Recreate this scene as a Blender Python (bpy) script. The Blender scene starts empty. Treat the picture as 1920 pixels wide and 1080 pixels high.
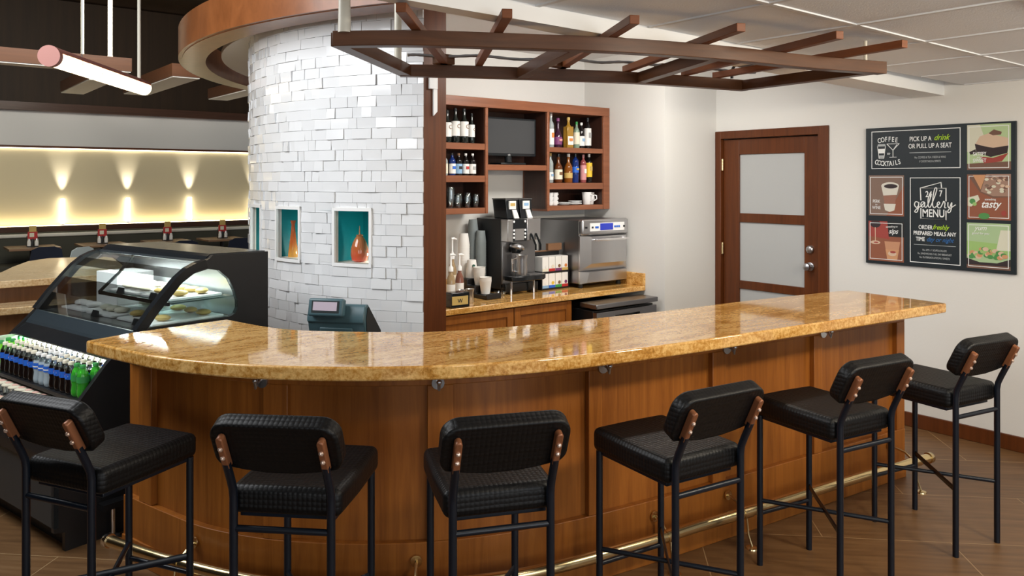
import bpy, bmesh, math, random
from mathutils import Matrix, Vector
random.seed(7)
R_ = math.radians
SC = bpy.context.scene
COL = SC.collection
# ---------------------------------------------------------------- camera, world, light, exposure
cam = bpy.data.cameras.new('camera'); cam.sensor_width = 36; cam.lens = 36*1480/1920
cam.shift_y = -200/1920; cam.clip_start = .05
co = bpy.data.objects.new('camera', cam); COL.objects.link(co)
co.location = (0, 0, 1.75); co.rotation_euler = (R_(90), 0, -math.atan2(.6267, .7793))
SC.camera = co
SC.cycles.transparent_max_bounces = 32
SC.view_settings.view_transform = 'Standard'; SC.view_settings.look = 'None'
SC.view_settings.exposure = 0.0; SC.view_settings.gamma = 1; SC.view_settings.use_curve_mapping = False
wd = bpy.data.worlds.new('world'); SC.world = wd; wd.use_nodes = True
wd.node_tree.nodes['Background'].inputs[0].default_value = (.95, .97, 1, 1)
wd.node_tree.nodes['Background'].inputs[1].default_value = .26
def lamp(name, typ, loc, energy, target=None, size=None, color=(1, 1, 1), **kw):
    l = bpy.data.lights.new(name, typ); l.energy = energy; l.color = color
    if typ == 'AREA' and size:
        if isinstance(size, tuple): l.shape = 'RECTANGLE'; l.size, l.size_y = size
        else: l.size = size
    elif size is not None: l.shadow_soft_size = size
    for k, v in kw.items(): setattr(l, k, v)
    o = bpy.data.objects.new(name, l); COL.objects.link(o); o.location = loc
    if target is not None:
        o.rotation_euler = (Vector(target)-Vector(loc)).to_track_quat('-Z', 'Y').to_euler()
    return o
lamp('window_light', 'AREA', (-2.6, -1.6, 1.5), 45, (2.4, 3.0, 1.7), (2.6, 2.0), (.93, .97, 1))
lamp('window_light', 'AREA', (1.6, -3.6, 1.5), 88, (2.6, 3.0, 1.75), (3.2, 1.8), (.93, .97, 1))
for x, y, e in ((1.3, .75, 5), (2.5, .35, 38), (3.7, .25, 52), (4.8, .55, 22)):
    lamp('ceiling_light', 'AREA', (x, y, 2.395), e, (x+.15, y+1.5, .5), .35, (1, .88, .70))
lamp('column_light', 'AREA', (-.3, 4.6, 3.3), 120, (2.4, 5.0, 1.6), (2.2, 1.8), (.96, .98, 1))
lamp('alcove_light', 'AREA', (4.0, 3.5, 2.78), 46, (4.1, 4.6, 1.0), (1.2, .4), (1, .96, .9))
lamp('hall_light', 'AREA', (1.5, 9.0, 4.2), 210, (2.6, 13.0, 0), (3, 2), (1, .95, .84))

# ---------------------------------------------------------------- materials
def new_mat(name):
    m = bpy.data.materials.new(name); m.use_nodes = True
    return m, m.node_tree.nodes, m.node_tree.links, m.node_tree.nodes['Principled BSDF']
def mat(name, col, rough=.5, metal=0, emit=None, es=1, trans=0, ior=1.45, alpha=1, coat=0, spec=None, bump=None):
    m, n, l, b = new_mat(name)
    b.inputs['Base Color'].default_value = (*col, 1); b.inputs['Roughness'].default_value = rough
    b.inputs['Metallic'].default_value = metal; b.inputs['IOR'].default_value = ior
    b.inputs['Transmission Weight'].default_value = trans; b.inputs['Alpha'].default_value = alpha
    b.inputs['Coat Weight'].default_value = coat
    if spec is not None: b.inputs['Specular IOR Level'].default_value = spec
    if emit: b.inputs['Emission Color'].default_value = (*emit, 1); b.inputs['Emission Strength'].default_value = es
    # slight procedural variation of roughness keeps large surfaces alive
    tc = n.new('ShaderNodeTexCoord'); nz = n.new('ShaderNodeTexNoise'); nz.inputs['Scale'].default_value = (bump or (14, 0))[0]
    nz.inputs['Detail'].default_value = 3
    l.new(tc.outputs['Object'], nz.inputs['Vector'])
    mr = n.new('ShaderNodeMapRange'); mr.inputs['To Min'].default_value = max(0, rough-.04); mr.inputs['To Max'].default_value = min(1, rough+.04)
    l.new(nz.outputs['Fac'], mr.inputs['Value']); l.new(mr.outputs['Result'], b.inputs['Roughness'])
    if bump:
        bp = n.new('ShaderNodeBump'); bp.inputs['Strength'].default_value = bump[1]; bp.inputs['Distance'].default_value = .004
        l.new(nz.outputs['Fac'], bp.inputs['Height']); l.new(bp.outputs['Normal'], b.inputs['Normal'])
    return m
def ramp(n, stops):
    r = n.new('ShaderNodeValToRGB'); e = r.color_ramp.elements
    while len(e) < len(stops): e.new(.5)
    for q, (p, c) in zip(e, stops): q.position = p; q.color = (*c, 1)
    return r
def wood(name, c0, c1, scale=(28, 28, 1.4), rough=.35, coat=.25):
    m, n, l, b = new_mat(name)
    tc = n.new('ShaderNodeTexCoord'); mp = n.new('ShaderNodeMapping'); mp.inputs['Scale'].default_value = scale
    nz = n.new('ShaderNodeTexNoise'); nz.inputs['Scale'].default_value = 1; nz.inputs['Detail'].default_value = 7; nz.inputs['Roughness'].default_value = .65
    nz.inputs['Distortion'].default_value = .6
    r = ramp(n, [(.3, c0), (.5, tuple((a+b_)/2 for a, b_ in zip(c0, c1))), (.7, c1)])
    l.new(tc.outputs['Object'], mp.inputs['Vector']); l.new(mp.outputs['Vector'], nz.inputs['Vector'])
    l.new(nz.outputs['Fac'], r.inputs['Fac']); l.new(r.outputs['Color'], b.inputs['Base Color'])
    b.inputs['Roughness'].default_value = rough; b.inputs['Coat Weight'].default_value = coat; b.inputs['Coat Roughness'].default_value = .2; b.inputs['Specular IOR Level'].default_value = .3
    return m
def granite(name, dark, mid, light, rough=.07, sc=1.0):
    m, n, l, b = new_mat(name)
    tc = n.new('ShaderNodeTexCoord'); mp = n.new('ShaderNodeMapping'); mp.inputs['Scale'].default_value = (1.5*sc, 6.5*sc, 6.5*sc)
    mp.inputs['Rotation'].default_value = (0, 0, .22)
    l.new(tc.outputs['Object'], mp.inputs['Vector'])
    n1 = n.new('ShaderNodeTexNoise'); n1.inputs['Scale'].default_value = 1.3; n1.inputs['Detail'].default_value = 9; n1.inputs['Roughness'].default_value = .68; n1.inputs['Distortion'].default_value = .8
    n2 = n.new('ShaderNodeTexNoise'); n2.inputs['Scale'].default_value = 70; n2.inputs['Detail'].default_value = 4; n2.inputs['Roughness'].default_value = .7
    l.new(mp.outputs['Vector'], n1.inputs['Vector']); l.new(tc.outputs['Object'], n2.inputs['Vector'])
    mx = n.new('ShaderNodeMath'); mx.operation = 'MULTIPLY_ADD'; mx.inputs[1].default_value = .55; l.new(n2.outputs['Fac'], mx.inputs[0]); 
    m2 = n.new('ShaderNodeMath'); m2.operation = 'MULTIPLY'; m2.inputs[1].default_value = .62; l.new(n1.outputs['Fac'], m2.inputs[0]); l.new(m2.outputs[0], mx.inputs[2])
    r = ramp(n, [(.33, dark), (.43, tuple(a*.55+b_*.45 for a, b_ in zip(dark, mid))), (.52, mid), (.66, light), (.8, tuple(min(1, q*1.25) for q in light))])
    l.new(mx.outputs[0], r.inputs['Fac']); l.new(r.outputs['Color'], b.inputs['Base Color'])
    b.inputs['Roughness'].default_value = rough; b.inputs['Coat Weight'].default_value = .5; b.inputs['Coat Roughness'].default_value = .03
    return m
M = {}
M['granite'] = granite('gold_granite', (.13, .045, .012), (.52, .245, .048), (.78, .48, .17), sc=1.5)
M['granite_pale'] = granite('pale_granite', (.22, .12, .05), (.46, .29, .13), (.62, .46, .27), rough=.25)
M['cherry'] = wood('cherry_panel', (.20, .060, .008), (.34, .115, .017), rough=.42, coat=.08)
M['cherry_dark'] = wood('dark_cherry', (.072, .019, .004), (.125, .033, .007), rough=.4, coat=.1)
M['cherry_mid'] = wood('cabinet_cherry', (.19, .065, .030), (.27, .100, .048), (1.6, 30, 30))
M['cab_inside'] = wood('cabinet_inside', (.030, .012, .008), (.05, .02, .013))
M['ring_wood'] = wood('ring_wood', (.17, .055, .016), (.25, .085, .026), (9, 9, 5))
M['rack_wood'] = wood('rack_wood', (.062, .022, .007), (.105, .038, .012), (3, 3, 30), rough=.42, coat=.08)
M['slat_wood'] = wood('slat_wood', (.14, .042, .014), (.20, .065, .022), (4, 4, 30), rough=.45, coat=.05)
M['hall_wood'] = wood('hall_wood', (.018, .009, .003), (.034, .017, .006), (10, 10, .5), rough=.6, coat=0)
M['hall_trim'] = wood('hall_trim', (.050, .018, .007), (.075, .028, .011), (1, 20, 20), rough=.5)
M['table_wood'] = wood('table_wood', (.20, .12, .07), (.28, .17, .10), (3, 30, 30))
M['base_wood'] = wood('base_wood', (.20, .085, .03), (.30, .13, .05))
M['wall'] = mat('wall_paper', (.70, .69, .66), .8, bump=(90, .12))
M['white_wall'] = mat('white_wall', (.78, .78, .76), .8, bump=(60, .05))
M['ceiling'] = mat('ceiling_tile', (.80, .83, .87), .9, bump=(160, .35))
M['tbar'] = mat('ceiling_bar', (.66, .67, .68), .6)
M['white_paint'] = mat('white_paint', (.80, .80, .79), .6)
M['tile'] = mat('white_tile', (.74, .75, .76), .12, coat=.15)
M['grout'] = mat('white_grout', (.62, .62, .62), .8)
M['hall_wall'] = mat('hall_wall_paint', (.80, .70, .46), .7, bump=(3, .05))
M['teal'] = mat('teal_paint', (.0, .20, .235), .5)
M['cream'] = mat('cream_paint', (.72, .70, .62), .6)
M['black_panel'] = mat('black_panel', (.010, .010, .011), .38)
M['black_gloss'] = mat('black_gloss', (.012, .014, .016), .18)
M['slate'] = mat('slate_metal', (.055, .075, .09), .3, .6)
M['steel'] = mat('brushed_steel', (.55, .55, .56), .30, 1)
M['steel_dark'] = mat('dark_steel', (.28, .28, .29), .35, 1)
M['chrome'] = mat('chrome', (.85, .85, .86), .08, 1)
M['brass'] = mat('brass', (.72, .56, .30), .22, 1)
M['leg_metal'] = mat('stool_metal', (.004, .007, .013), .33)
M['bronze'] = mat('bronze_bracket', (.25, .095, .042), .36, .25)
M['bolt'] = mat('bolt_metal', (.72, .55, .45), .3, .7)
M['white'] = mat('white_plastic', (.85, .85, .84), .35)
M['paper'] = mat('white_paper', (.82, .81, .78), .8)
M['ceramic'] = mat('white_ceramic', (.85, .85, .85), .12)
M['pos'] = mat('register_plastic', (.055, .11, .13), .4)
M['pos_dark'] = mat('register_dark_plastic', (.012, .018, .02), .45)
M['lcd'] = mat('register_screen', (.42, .36, .42), .25, emit=(.6, .5, .6), es=.12)
M['blue_screen'] = mat('oven_screen', (.02, .03, .3), .2, emit=(.02, .05, .45), es=.5)
M['tv'] = mat('television_glass', (.055, .057, .06), .22)
M['board'] = mat('menu_black', (.006, .012, .016), .45)
M['chalk'] = mat('chalk_white', (.80, .82, .82), .7)
M['chalk_dim'] = mat('chalk_grey', (.42, .45, .46), .7)
M['lime'] = mat('lime_ink', (.38, .62, .03), .7)
M['ink_blue'] = mat('blue_ink', (.03, .13, .35), .7)
M['frost'] = mat('frosted_glass', (.42, .43, .43), .45)
M['black_glass'] = mat('dark_bottle_glass', (.010, .014, .012), .08, coat=.4)
M['tube_glow'] = mat('lamp_diffuser', (1, .9, .7), .4, emit=(1, .80, .50), es=5)
M['sconce_glow'] = mat('sconce_glow', (1, .95, .8), .4, emit=(1, .95, .84), es=4.5)
M['led'] = mat('led_strip', (1, .9, .7), .4, emit=(1, .82, .48), es=15)
M['led_soft'] = mat('led_strip_soft', (1, .9, .7), .4, emit=(1, .90, .72), es=5)
M['lamp_cap'] = mat('lamp_cap', (.26, .10, .08), .5)
M['rod'] = mat('cream_rod', (.62, .58, .48), .4)
M['olive'] = mat('banquette_olive', (.055, .055, .040), .7)
M['navy'] = mat('chair_navy', (.010, .016, .035), .5)
M['pale_blue'] = mat('chair_pale_blue', (.50, .60, .64), .5)
M['oak'] = mat('oak_leg', (.40, .26, .13), .5)
M['rubber'] = mat('rubber', (.02, .02, .02), .7)
def glassy(name, col, rough=.02, tint=.12, spec=.5):
    # thin clear glass: mostly see-through with a fresnel reflection
    m, n, l, b = new_mat(name); out = n['Material Output']; n.remove(b)
    tr = n.new('ShaderNodeBsdfTransparent'); tr.inputs[0].default_value = (*col, 1)
    gl = n.new('ShaderNodeBsdfGlossy'); gl.inputs['Roughness'].default_value = rough
    fr = n.new('ShaderNodeFresnel'); fr.inputs['IOR'].default_value = 1.5
    mx = n.new('ShaderNodeMath'); mx.operation = 'MULTIPLY_ADD'; mx.inputs[1].default_value = spec*1.6; mx.inputs[2].default_value = tint*.2
    l.new(fr.outputs[0], mx.inputs[0])
    ms = n.new('ShaderNodeMixShader'); l.new(mx.outputs[0], ms.inputs[0]); l.new(tr.outputs[0], ms.inputs[1]); l.new(gl.outputs[0], ms.inputs[2])
    l.new(ms.outputs[0], out.inputs['Surface'])
    return m
M['glass'] = glassy('clear_glass', (.90, .95, .95))
M['glass_green'] = glassy('shelf_glass', (.72, .86, .85))
M['plastic_clear'] = glassy('clear_plastic', (.82, .86, .88), .1, .5)
M['tumbler'] = glassy('tumbler_glass', (.90, .93, .94), .03, .5)
M['plastic_cup'] = mat('cloudy_plastic', (.42, .47, .48), .25, trans=.45, ior=1.2)
def liquid(name, col, rough=.06):
    return mat(name, col, rough, trans=.35, ior=1.35, coat=.3)
for k, c in dict(amber=(.32, .10, .015), gold=(.50, .28, .04), clear=(.45, .50, .50), pale_green=(.30, .42, .32), blue=(.012, .04, .22), rose=(.40, .10, .10),
                 dark=(.012, .010, .010), whisky=(.16, .045, .012), plum=(.05, .012, .04), lime_soda=(.22, .72, .03), green_soda=(.06, .50, .04), water=(.52, .62, .68), cola=(.012, .007, .006),
                 syrup=(.50, .36, .20), syrup_red=(.30, .12, .08)).items(): M['lq_'+k] = liquid('liquid_'+k, c)
for k, c in dict(white=(.80, .79, .76), cream=(.75, .70, .56), black=(.015, .015, .018), red=(.45, .03, .03), orange=(.65, .22, .05), yellow=(.75, .50, .04), blue=(.02, .13, .60),
                 green=(.04, .30, .07), pink=(.62, .28, .28), gold=(.55, .38, .12), purple=(.18, .04, .14), sky=(.25, .42, .62), brown=(.20, .10, .05), grey=(.35, .35, .35)).items():
    M['lb_'+k] = mat('ink_'+k if k != 'white' else 'label_white', c, .5)
M['lid_plastic'] = mat('lid_plastic', (.66, .62, .48), .3)
M['lid_pink'] = mat('lid_sticker_pink', (.75, .46, .38), .5)
M['emblem_green'] = mat('emblem_green', (.03, .10, .07), .6)
def seat_leather():
    m, n, l, b = new_mat('black_woven_leather')
    b.inputs['Base Color'].default_value = (.003, .003, .0033, 1); b.inputs['Roughness'].default_value = .46; b.inputs['Specular IOR Level'].default_value = .30
    tc = n.new('ShaderNodeTexCoord'); outs = []
    mp = n.new('ShaderNodeMapping'); mp.inputs['Scale'].default_value = (62, 62, 62); l.new(tc.outputs['Object'], mp.inputs['Vector'])
    ck = n.new('ShaderNodeTexVoronoi'); ck.inputs['Randomness'].default_value = .12; ck.inputs['Scale'].default_value = 1; l.new(mp.outputs['Vector'], ck.inputs['Vector'])
    bp = n.new('ShaderNodeBump'); bp.inputs['Strength'].default_value = .55; bp.inputs['Distance'].default_value = .004; bp.invert = True
    l.new(ck.outputs['Distance'], bp.inputs['Height']); l.new(bp.outputs['Normal'], b.inputs['Normal'])
    return m
M['leather'] = seat_leather()
def floor_mat():
    m, n, l, b = new_mat('plank_tile_floor')
    tc = n.new('ShaderNodeTexCoord'); mp = n.new('ShaderNodeMapping'); mp.inputs['Rotation'].default_value = (0, 0, R_(45)); mp.inputs['Location'].default_value = (.1, .17, 0)
    l.new(tc.outputs['Object'], mp.inputs['Vector'])
    br = n.new('ShaderNodeTexBrick'); br.inputs['Scale'].default_value = 1; br.inputs['Brick Width'].default_value = 1.2; br.inputs['Row Height'].default_value = .6
    br.inputs['Mortar Size'].default_value = .0022; br.inputs['Color1'].default_value = (.0, 0, 0, 1); br.inputs['Color2'].default_value = (1, 1, 1, 1); br.inputs['Bias'].default_value = 0
    l.new(mp.outputs['Vector'], br.inputs['Vector'])
    m2 = n.new('ShaderNodeMapping'); m2.inputs['Scale'].default_value = (2.5, 34, 1); l.new(mp.outputs['Vector'], m2.inputs['Vector'])
    nz = n.new('ShaderNodeTexNoise'); nz.inputs['Detail'].default_value = 6; nz.inputs['Scale'].default_value = 1; l.new(m2.outputs['Vector'], nz.inputs['Vector'])
    ad = n.new('ShaderNodeMath'); ad.operation = 'MULTIPLY_ADD'; ad.inputs[1].default_value = .12; l.new(br.outputs['Color'], ad.inputs[0]); l.new(nz.outputs['Fac'], ad.inputs[2])
    r = ramp(n, [(.3, (.095, .046, .017)), (.6, (.150, .076, .029)), (.8, (.19, .105, .045))]); l.new(ad.outputs[0], r.inputs['Fac'])
    mx = n.new('ShaderNodeMix'); mx.data_type = 'RGBA'; l.new(br.outputs['Fac'], mx.inputs[0]); l.new(r.outputs['Color'], mx.inputs[6]); mx.inputs[7].default_value = (.36, .24, .12, 1)
    l.new(mx.outputs[2], b.inputs['Base Color']); b.inputs['Roughness'].default_value = .42
    return m
M['floor'] = floor_mat()
def art_glass(name, c_low, c_mid, c_top, h):
    m, n, l, b = new_mat(name)
    tc = n.new('ShaderNodeTexCoord'); sx = n.new('ShaderNodeSeparateXYZ'); l.new(tc.outputs['Object'], sx.inputs[0])
    nz = n.new('ShaderNodeTexNoise'); nz.inputs['Scale'].default_value = 22; l.new(tc.outputs['Object'], nz.inputs['Vector'])
    mr = n.new('ShaderNodeMath'); mr.operation = 'DIVIDE'; mr.inputs[1].default_value = h; l.new(sx.outputs['Z'], mr.inputs[0])
    ad = n.new('ShaderNodeMath'); ad.operation = 'MULTIPLY_ADD'; ad.inputs[1].default_value = .26; l.new(nz.outputs['Fac'], ad.inputs[0]); l.new(mr.outputs[0], ad.inputs[2])
    r = ramp(n, [(.15, c_low), (.55, c_mid), (1, c_top)]); l.new(ad.outputs[0], r.inputs['Fac']); l.new(r.outputs['Color'], b.inputs['Base Color'])
    b.inputs['Roughness'].default_value = .06; b.inputs['Transmission Weight'].default_value = .25; b.inputs['Coat Weight'].default_value = .5
    return m
M['art_glass'] = art_glass('orange_art_glass', (.75, .10, .05), (.55, .16, .05), (.40, .20, .08), .25)
M['art_glass_tall'] = art_glass('amber_art_glass', (.75, .36, .06), (.60, .14, .03), (.40, .09, .03), .26)

# ---------------------------------------------------------------- mesh helpers
class MB:
    def __init__(s): s.bm = bmesh.new(); s.mi = 0
    def _f(s, vs):
        try: f = s.bm.faces.new(vs); f.material_index = s.mi; return f
        except ValueError: return None
    def face(s, pts): return s._f([s.bm.verts.new(p) for p in pts])
    def hull8(s, a, b):
        va = [s.bm.verts.new(p) for p in a]; vb = [s.bm.verts.new(p) for p in b]; n = len(a)
        s._f(va[::-1]); s._f(vb)
        for i in range(n): s._f([va[i], va[(i+1) % n], vb[(i+1) % n], vb[i]])
        return s
    def box(s, x0, x1, y0, y1, z0, z1):
        return s.hull8([(x0, y0, z0), (x1, y0, z0), (x1, y1, z0), (x0, y1, z0)], [(x0, y0, z1), (x1, y0, z1), (x1, y1, z1), (x0, y1, z1)])
    def prism(s, poly, z0, z1): return s.hull8([(x, y, z0) for x, y in poly], [(x, y, z1) for x, y in poly])
    def ext(s, poly, f, w0, w1):   # f(a,b,w)->xyz
        return s.hull8([f(a, b, w0) for a, b in poly], [f(a, b, w1) for a, b in poly])
    def tube(s, pts, r, n=10, cap=True, flat=None):
        pts = [Vector(p) for p in pts]; rings = []
        up = None
        for i, p in enumerate(pts):
            d = ((pts[min(i+1, len(pts)-1)]-p).normalized()+(p-pts[max(i-1, 0)]).normalized()).normalized()
            if up is None: up = Vector((0, 0, 1)) if abs(d.z) < .9 else Vector((0, 1, 0))
            a = d.cross(up).normalized(); b = a.cross(d).normalized(); up = b
            rr = r[i] if isinstance(r, (list, tuple)) else r
            fx, fy = flat or (1, 1)
            rings.append([s.bm.verts.new(p+a*math.cos(t)*rr*fx+b*math.sin(t)*rr*fy) for t in [2*math.pi*k/n for k in range(n)]])
        for q, w in zip(rings, rings[1:]):
            for k in range(n): s._f([q[k], q[(k+1) % n], w[(k+1) % n], w[k]])
        if cap: s._f(rings[0][::-1]); s._f(rings[-1])
        return s
    def lathe(s, prof, cx=0, cy=0, z=0, n=20, cap=True):
        rings = []
        for r, h in prof:
            rings.append([s.bm.verts.new((cx+r*math.cos(2*math.pi*k/n), cy+r*math.sin(2*math.pi*k/n), z+h)) for k in range(n)])
        for q, w in zip(rings, rings[1:]):
            for k in range(n): s._f([q[k], q[(k+1) % n], w[(k+1) % n], w[k]])
        if cap:
            s._f(rings[0][::-1]); s._f(rings[-1])
        return s
    def strip(s, path, o0, o1, z0, z1, closed_ends=True):   # solid between two offsets of an xy path
        A = offset(path, o0); B = offset(path, o1)
        rows = [[s.bm.verts.new((a[0], a[1], z0)), s.bm.verts.new((b[0], b[1], z0)), s.bm.verts.new((b[0], b[1], z1)), s.bm.verts.new((a[0], a[1], z1))] for a, b in zip(A, B)]
        for p, q in zip(rows, rows[1:]):
            for k in range(4): s._f([p[k], p[(k+1) % 4], q[(k+1) % 4], q[k]])
        s._f(rows[0][::-1]); s._f(rows[-1])
        return s
    def sphere(s, c, r, n=12, m=8, sc=(1, 1, 1)):
        prof = [(max(1e-4, math.sin(math.pi*k/m))*r, -math.cos(math.pi*k/m)*r) for k in range(m+1)]
        st = len(s.bm.verts); s.lathe(prof, 0, 0, 0, n)
        s.bm.verts.ensure_lookup_table()
        for v in s.bm.verts[st:]: v.co = Vector((v.co.x*sc[0]+c[0], v.co.y*sc[1]+c[1], v.co.z*sc[2]+c[2]))
        return s
    def xf(s, mtx, start=0):
        s.bm.verts.ensure_lookup_table()
        for v in s.bm.verts[start:]: v.co = mtx @ v.co
        return s
    def build(s, name, m, parent=None, smooth=40, bevel=0, seg=2, world=False, fix=True):
        if fix: bmesh.ops.recalc_face_normals(s.bm, faces=s.bm.faces)
        me = bpy.data.meshes.new(name); s.bm.to_mesh(me); s.bm.free()
        for q in (m if isinstance(m, (list, tuple)) else [m]): me.materials.append(M[q] if isinstance(q, str) else q)
        if smooth:
            me.polygons.foreach_set('use_smooth', [True]*len(me.polygons)); me.set_sharp_from_angle(angle=R_(smooth))
        o = bpy.data.objects.new(name, me); COL.objects.link(o)
        if parent is not None:
            o.parent = parent
            if world:
                r = parent
                while r.parent: r = r.parent
                if r is parent: o.location = -r.location
        if bevel:
            b = o.modifiers.new('bevel', 'BEVEL'); b.width = bevel; b.segments = seg; b.limit_method = 'ANGLE'; b.angle_limit = R_(40)
        return o
def offset(path, d):
    out = []
    for i, (x, y) in enumerate(path):
        a = path[max(0, i-1)]; b = path[min(len(path)-1, i+1)]
        dx, dy = b[0]-a[0], b[1]-a[1]; l = math.hypot(dx, dy)
        out.append((x-dy/l*d, y+dx/l*d))
    return out
def spline(pts, k=6):
    out = []
    P = [pts[0]]+list(pts)+[pts[-1]]
    for i in range(1, len(P)-2):
        p0, p1, p2, p3 = P[i-1:i+3]
        for j in range(k):
            t = j/k
            out.append(tuple(.5*((2*b)+(-a+c)*t+(2*a-5*b+4*c-d)*t*t+(-a+3*b-3*c+d)*t**3) for a, b, c, d in zip(p0, p1, p2, p3)))
    out.append(tuple(pts[-1])); return out
def sub(path, a, b):   # part of an xy path between the points nearest to a and b
    def near(p): return min(range(len(path)), key=lambda i: (path[i][0]-p[0])**2+(path[i][1]-p[1])**2)
    i, j = near(a), near(b)
    return path[i:j+1]
def tag(o, label=None, cat=None, group=None, kind=None):
    if label: o['label'] = label
    if cat: o['category'] = cat
    if group: o['group'] = group
    if kind: o['kind'] = kind
    return o
def thing(name, label, cat, loc=(0, 0, 0), rz=0, group=None):
    o = bpy.data.objects.new(name, None); COL.objects.link(o); o.location = loc; o.rotation_euler = (0, 0, rz); o.empty_display_size = .05
    return tag(o, label, cat, group)
KIDS = {}
def clone(root, loc, rz=None, label=None, group=None):
    def cp(o, par):
        c = o.copy(); COL.objects.link(c)
        if par is not None: c.parent = par
        for ch in [q for q in o.children if q is not c]: cp(ch, c)
        return c
    c = cp(root, None); c.location = loc
    if rz is not None: c.rotation_euler = (0, 0, rz)
    if label: c['label'] = label
    if group: c['group'] = group
    return c
def struct(o): o['kind'] = 'structure'; return o

# ---------------------------------------------------------------- room shell
struct(MB().box(-5, 5.9, -4.5, 15.2, -.1, 0).build('floor', 'floor', smooth=0))
XW = 5.76
def door_wall():
    b = MB()
    b.box(XW, XW+.14, -4.5, 3.30, 0, 2.9); b.box(XW, XW+.14, 4.245, 4.45, 0, 2.9); b.box(XW, XW+.14, 3.30, 4.245, 2.118, 2.9)
    return struct(b.build('wall_right', 'wall', smooth=0))
door_wall()
struct(MB().box(5.07, XW, 4.29, 4.45, 0, 2.9).build('wall_corner', 'wall', smooth=0))
struct(MB().box(5.07, 5.2, 4.45, 5.36, 0, 2.9).build('wall_alcove_right', 'wall', smooth=0))
struct(MB().box(2.80, 5.07, 5.24, 5.36, 0, 2.9).build('wall_alcove_back', 'wall', smooth=0))
struct(MB().box(2.80, 2.894, 4.36, 5.24, 0, 2.9).build('wall_alcove_left', 'white_wall', smooth=0))
struct(MB().box(2.722, 2.894, 4.285, 4.36, 0, 2.86).build('trim_1', 'cherry_dark', smooth=0))
b = MB(); b.box(XW-.018, XW, -4.5, 3.232, 0, .10)
struct(b.build('baseboard_right', 'cherry_dark', bevel=.004))
# tile ceiling over the near side with its metal grid
cl = struct(MB().box(-5, XW, -4.5, 2.27, 2.41, 2.50).build('ceiling', 'ceiling', smooth=0))
g = MB()
for y in (1.68, 1.06, .44, -.18, -.8, -1.42, -2.04, -2.66): g.box(-5, XW, y-.011, y+.011, 2.404, 2.411)
x = 2.565-12*.637
while x < XW: g.box(x-.011, x+.011, -4.5, 2.25, 2.4035, 2.4105); x += .637
struct(g.build('ceiling_grid', 'tbar', smooth=0))
# dropped white bulkhead closing the tile ceiling
bk = MB().prism([(-5, 2.10), (1.36, 2.235), (2.59, 2.26), (3.6, 2.29), (XW, 2.385), (XW, 2.62), (3.4, 2.46), (2.19, 2.37), (1.3, 2.30), (-5, 2.2)], 2.345, 2.62)
struct(bk.build('trim_2', 'white_paint', smooth=0))
# wooden ring round the column with the white soffit inside it
RC = (5.75, 5.96)
arc = [(RC[0]+3.87*math.cos(R_(a)), RC[1]+3.87*math.sin(R_(a))) for a in range(105, 242, 2)]
rg = MB(); rg.strip(arc, 0, -.03, 2.80, 3.05); 
rg = struct(rg.build('trim_3', 'ring_wood'))
rb = MB(); rb.strip(arc, .0, .19, 2.795, 2.815); rb.strip(arc, .16, .19, 2.815, 3.05)
struct(rb.build('trim_4', 'ring_wood'))
arc2 = [(RC[0]+3.55*math.cos(R_(a)), RC[1]+3.55*math.sin(R_(a))) for a in range(100, 246, 2)]
struct(MB().prism(arc2+[(5.9, 2.5), (5.9, 9.4)], 2.86, 2.90).build('ceiling_soffit', 'white_paint', smooth=0))

# curved tiled wall with its lit niches
CC = (4.154, 5.59); CR = 1.947
NICHE = [(203.0, 212.0), (185.0, 194.0), (168.4, 177.4)]; NZ = (1.19, 1.577)
def cyl(a, r, z): return (CC[0]+r*math.cos(R_(a)), CC[1]+r*math.sin(R_(a)), z)
A0, A1 = 100.0, 222.35
bk = MB()
cuts = sorted(set([A0, A1]+[q for n_ in NICHE for q in n_]+[A0+3*i for i in range(int((A1-A0)/3)+1)]))
for a, b in zip(cuts, cuts[1:]):
    mid = (a+b)/2; zz = [0, 2.86]
    hole = any(n0 < mid < n1 for n0, n1 in NICHE)
    for z0, z1 in ([(0, NZ[0]), (NZ[1], 2.86)] if hole else [(0, 2.86)]):
        bk.face([cyl(a, CR-.012, z0), cyl(b, CR-.012, z0), cyl(b, CR-.012, z1), cyl(a, CR-.012, z1)])
curved = struct(bk.build('wall_curved', 'grout', fix=False))
ti = MB(); ROW = .0695; half = math.degrees(.071/CR)
rnd = random.Random(3)
for k in range(2, 41):
    z0 = k*ROW+.012; z1 = z0+ROW-.002
    if z1 > 2.86: z1 = 2.858
    a = A0+(half if k % 2 else 0)*.5
    while a < A1-.1:
        w = half*(2 if rnd.random() < .62 else 1)
        e = min(a+w, A1)
        segs = [(a, e, z0, z1)]
        for n0, n1 in NICHE:
            new = []
            for (p, q, u0, u1) in segs:
                if q <= n0 or p >= n1 or u1 <= NZ[0] or u0 >= NZ[1]: new.append((p, q, u0, u1)); continue
                if p < n0: new.append((p, n0, u0, u1))
                if q > n1: new.append((n1, q, u0, u1))
                pp, qq = max(p, n0), min(q, n1)
                if u0 < NZ[0]: new.append((pp, qq, u0, NZ[0]))
                if u1 > NZ[1]: new.append((pp, qq, NZ[1], u1))
            segs = new
        lift = rnd.choice([0, 0, .001, .003, .007]); ta = rnd.uniform(-.0045, .0045); tz = rnd.uniform(-.003, .003)
        for (p, q, u0, u1) in segs:
            if q-p < .2 or u1-u0 < .006: continue
            g_ = .03
            r0 = CR+lift
            f = [(p+g_, u0, r0-ta-tz), (q-g_, u0, r0+ta-tz), (q-g_, u1, r0+ta+tz), (p+g_, u1, r0-ta+tz)]
            bb = [cyl(x, CR-.014, z) for x, z, r in f]; ff = [cyl(x, r, z) for x, z, r in f]
            ti.hull8(bb, ff)
        a = e
tiles = ti.build('tile_facing', 'tile', curved, smooth=0)
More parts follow.
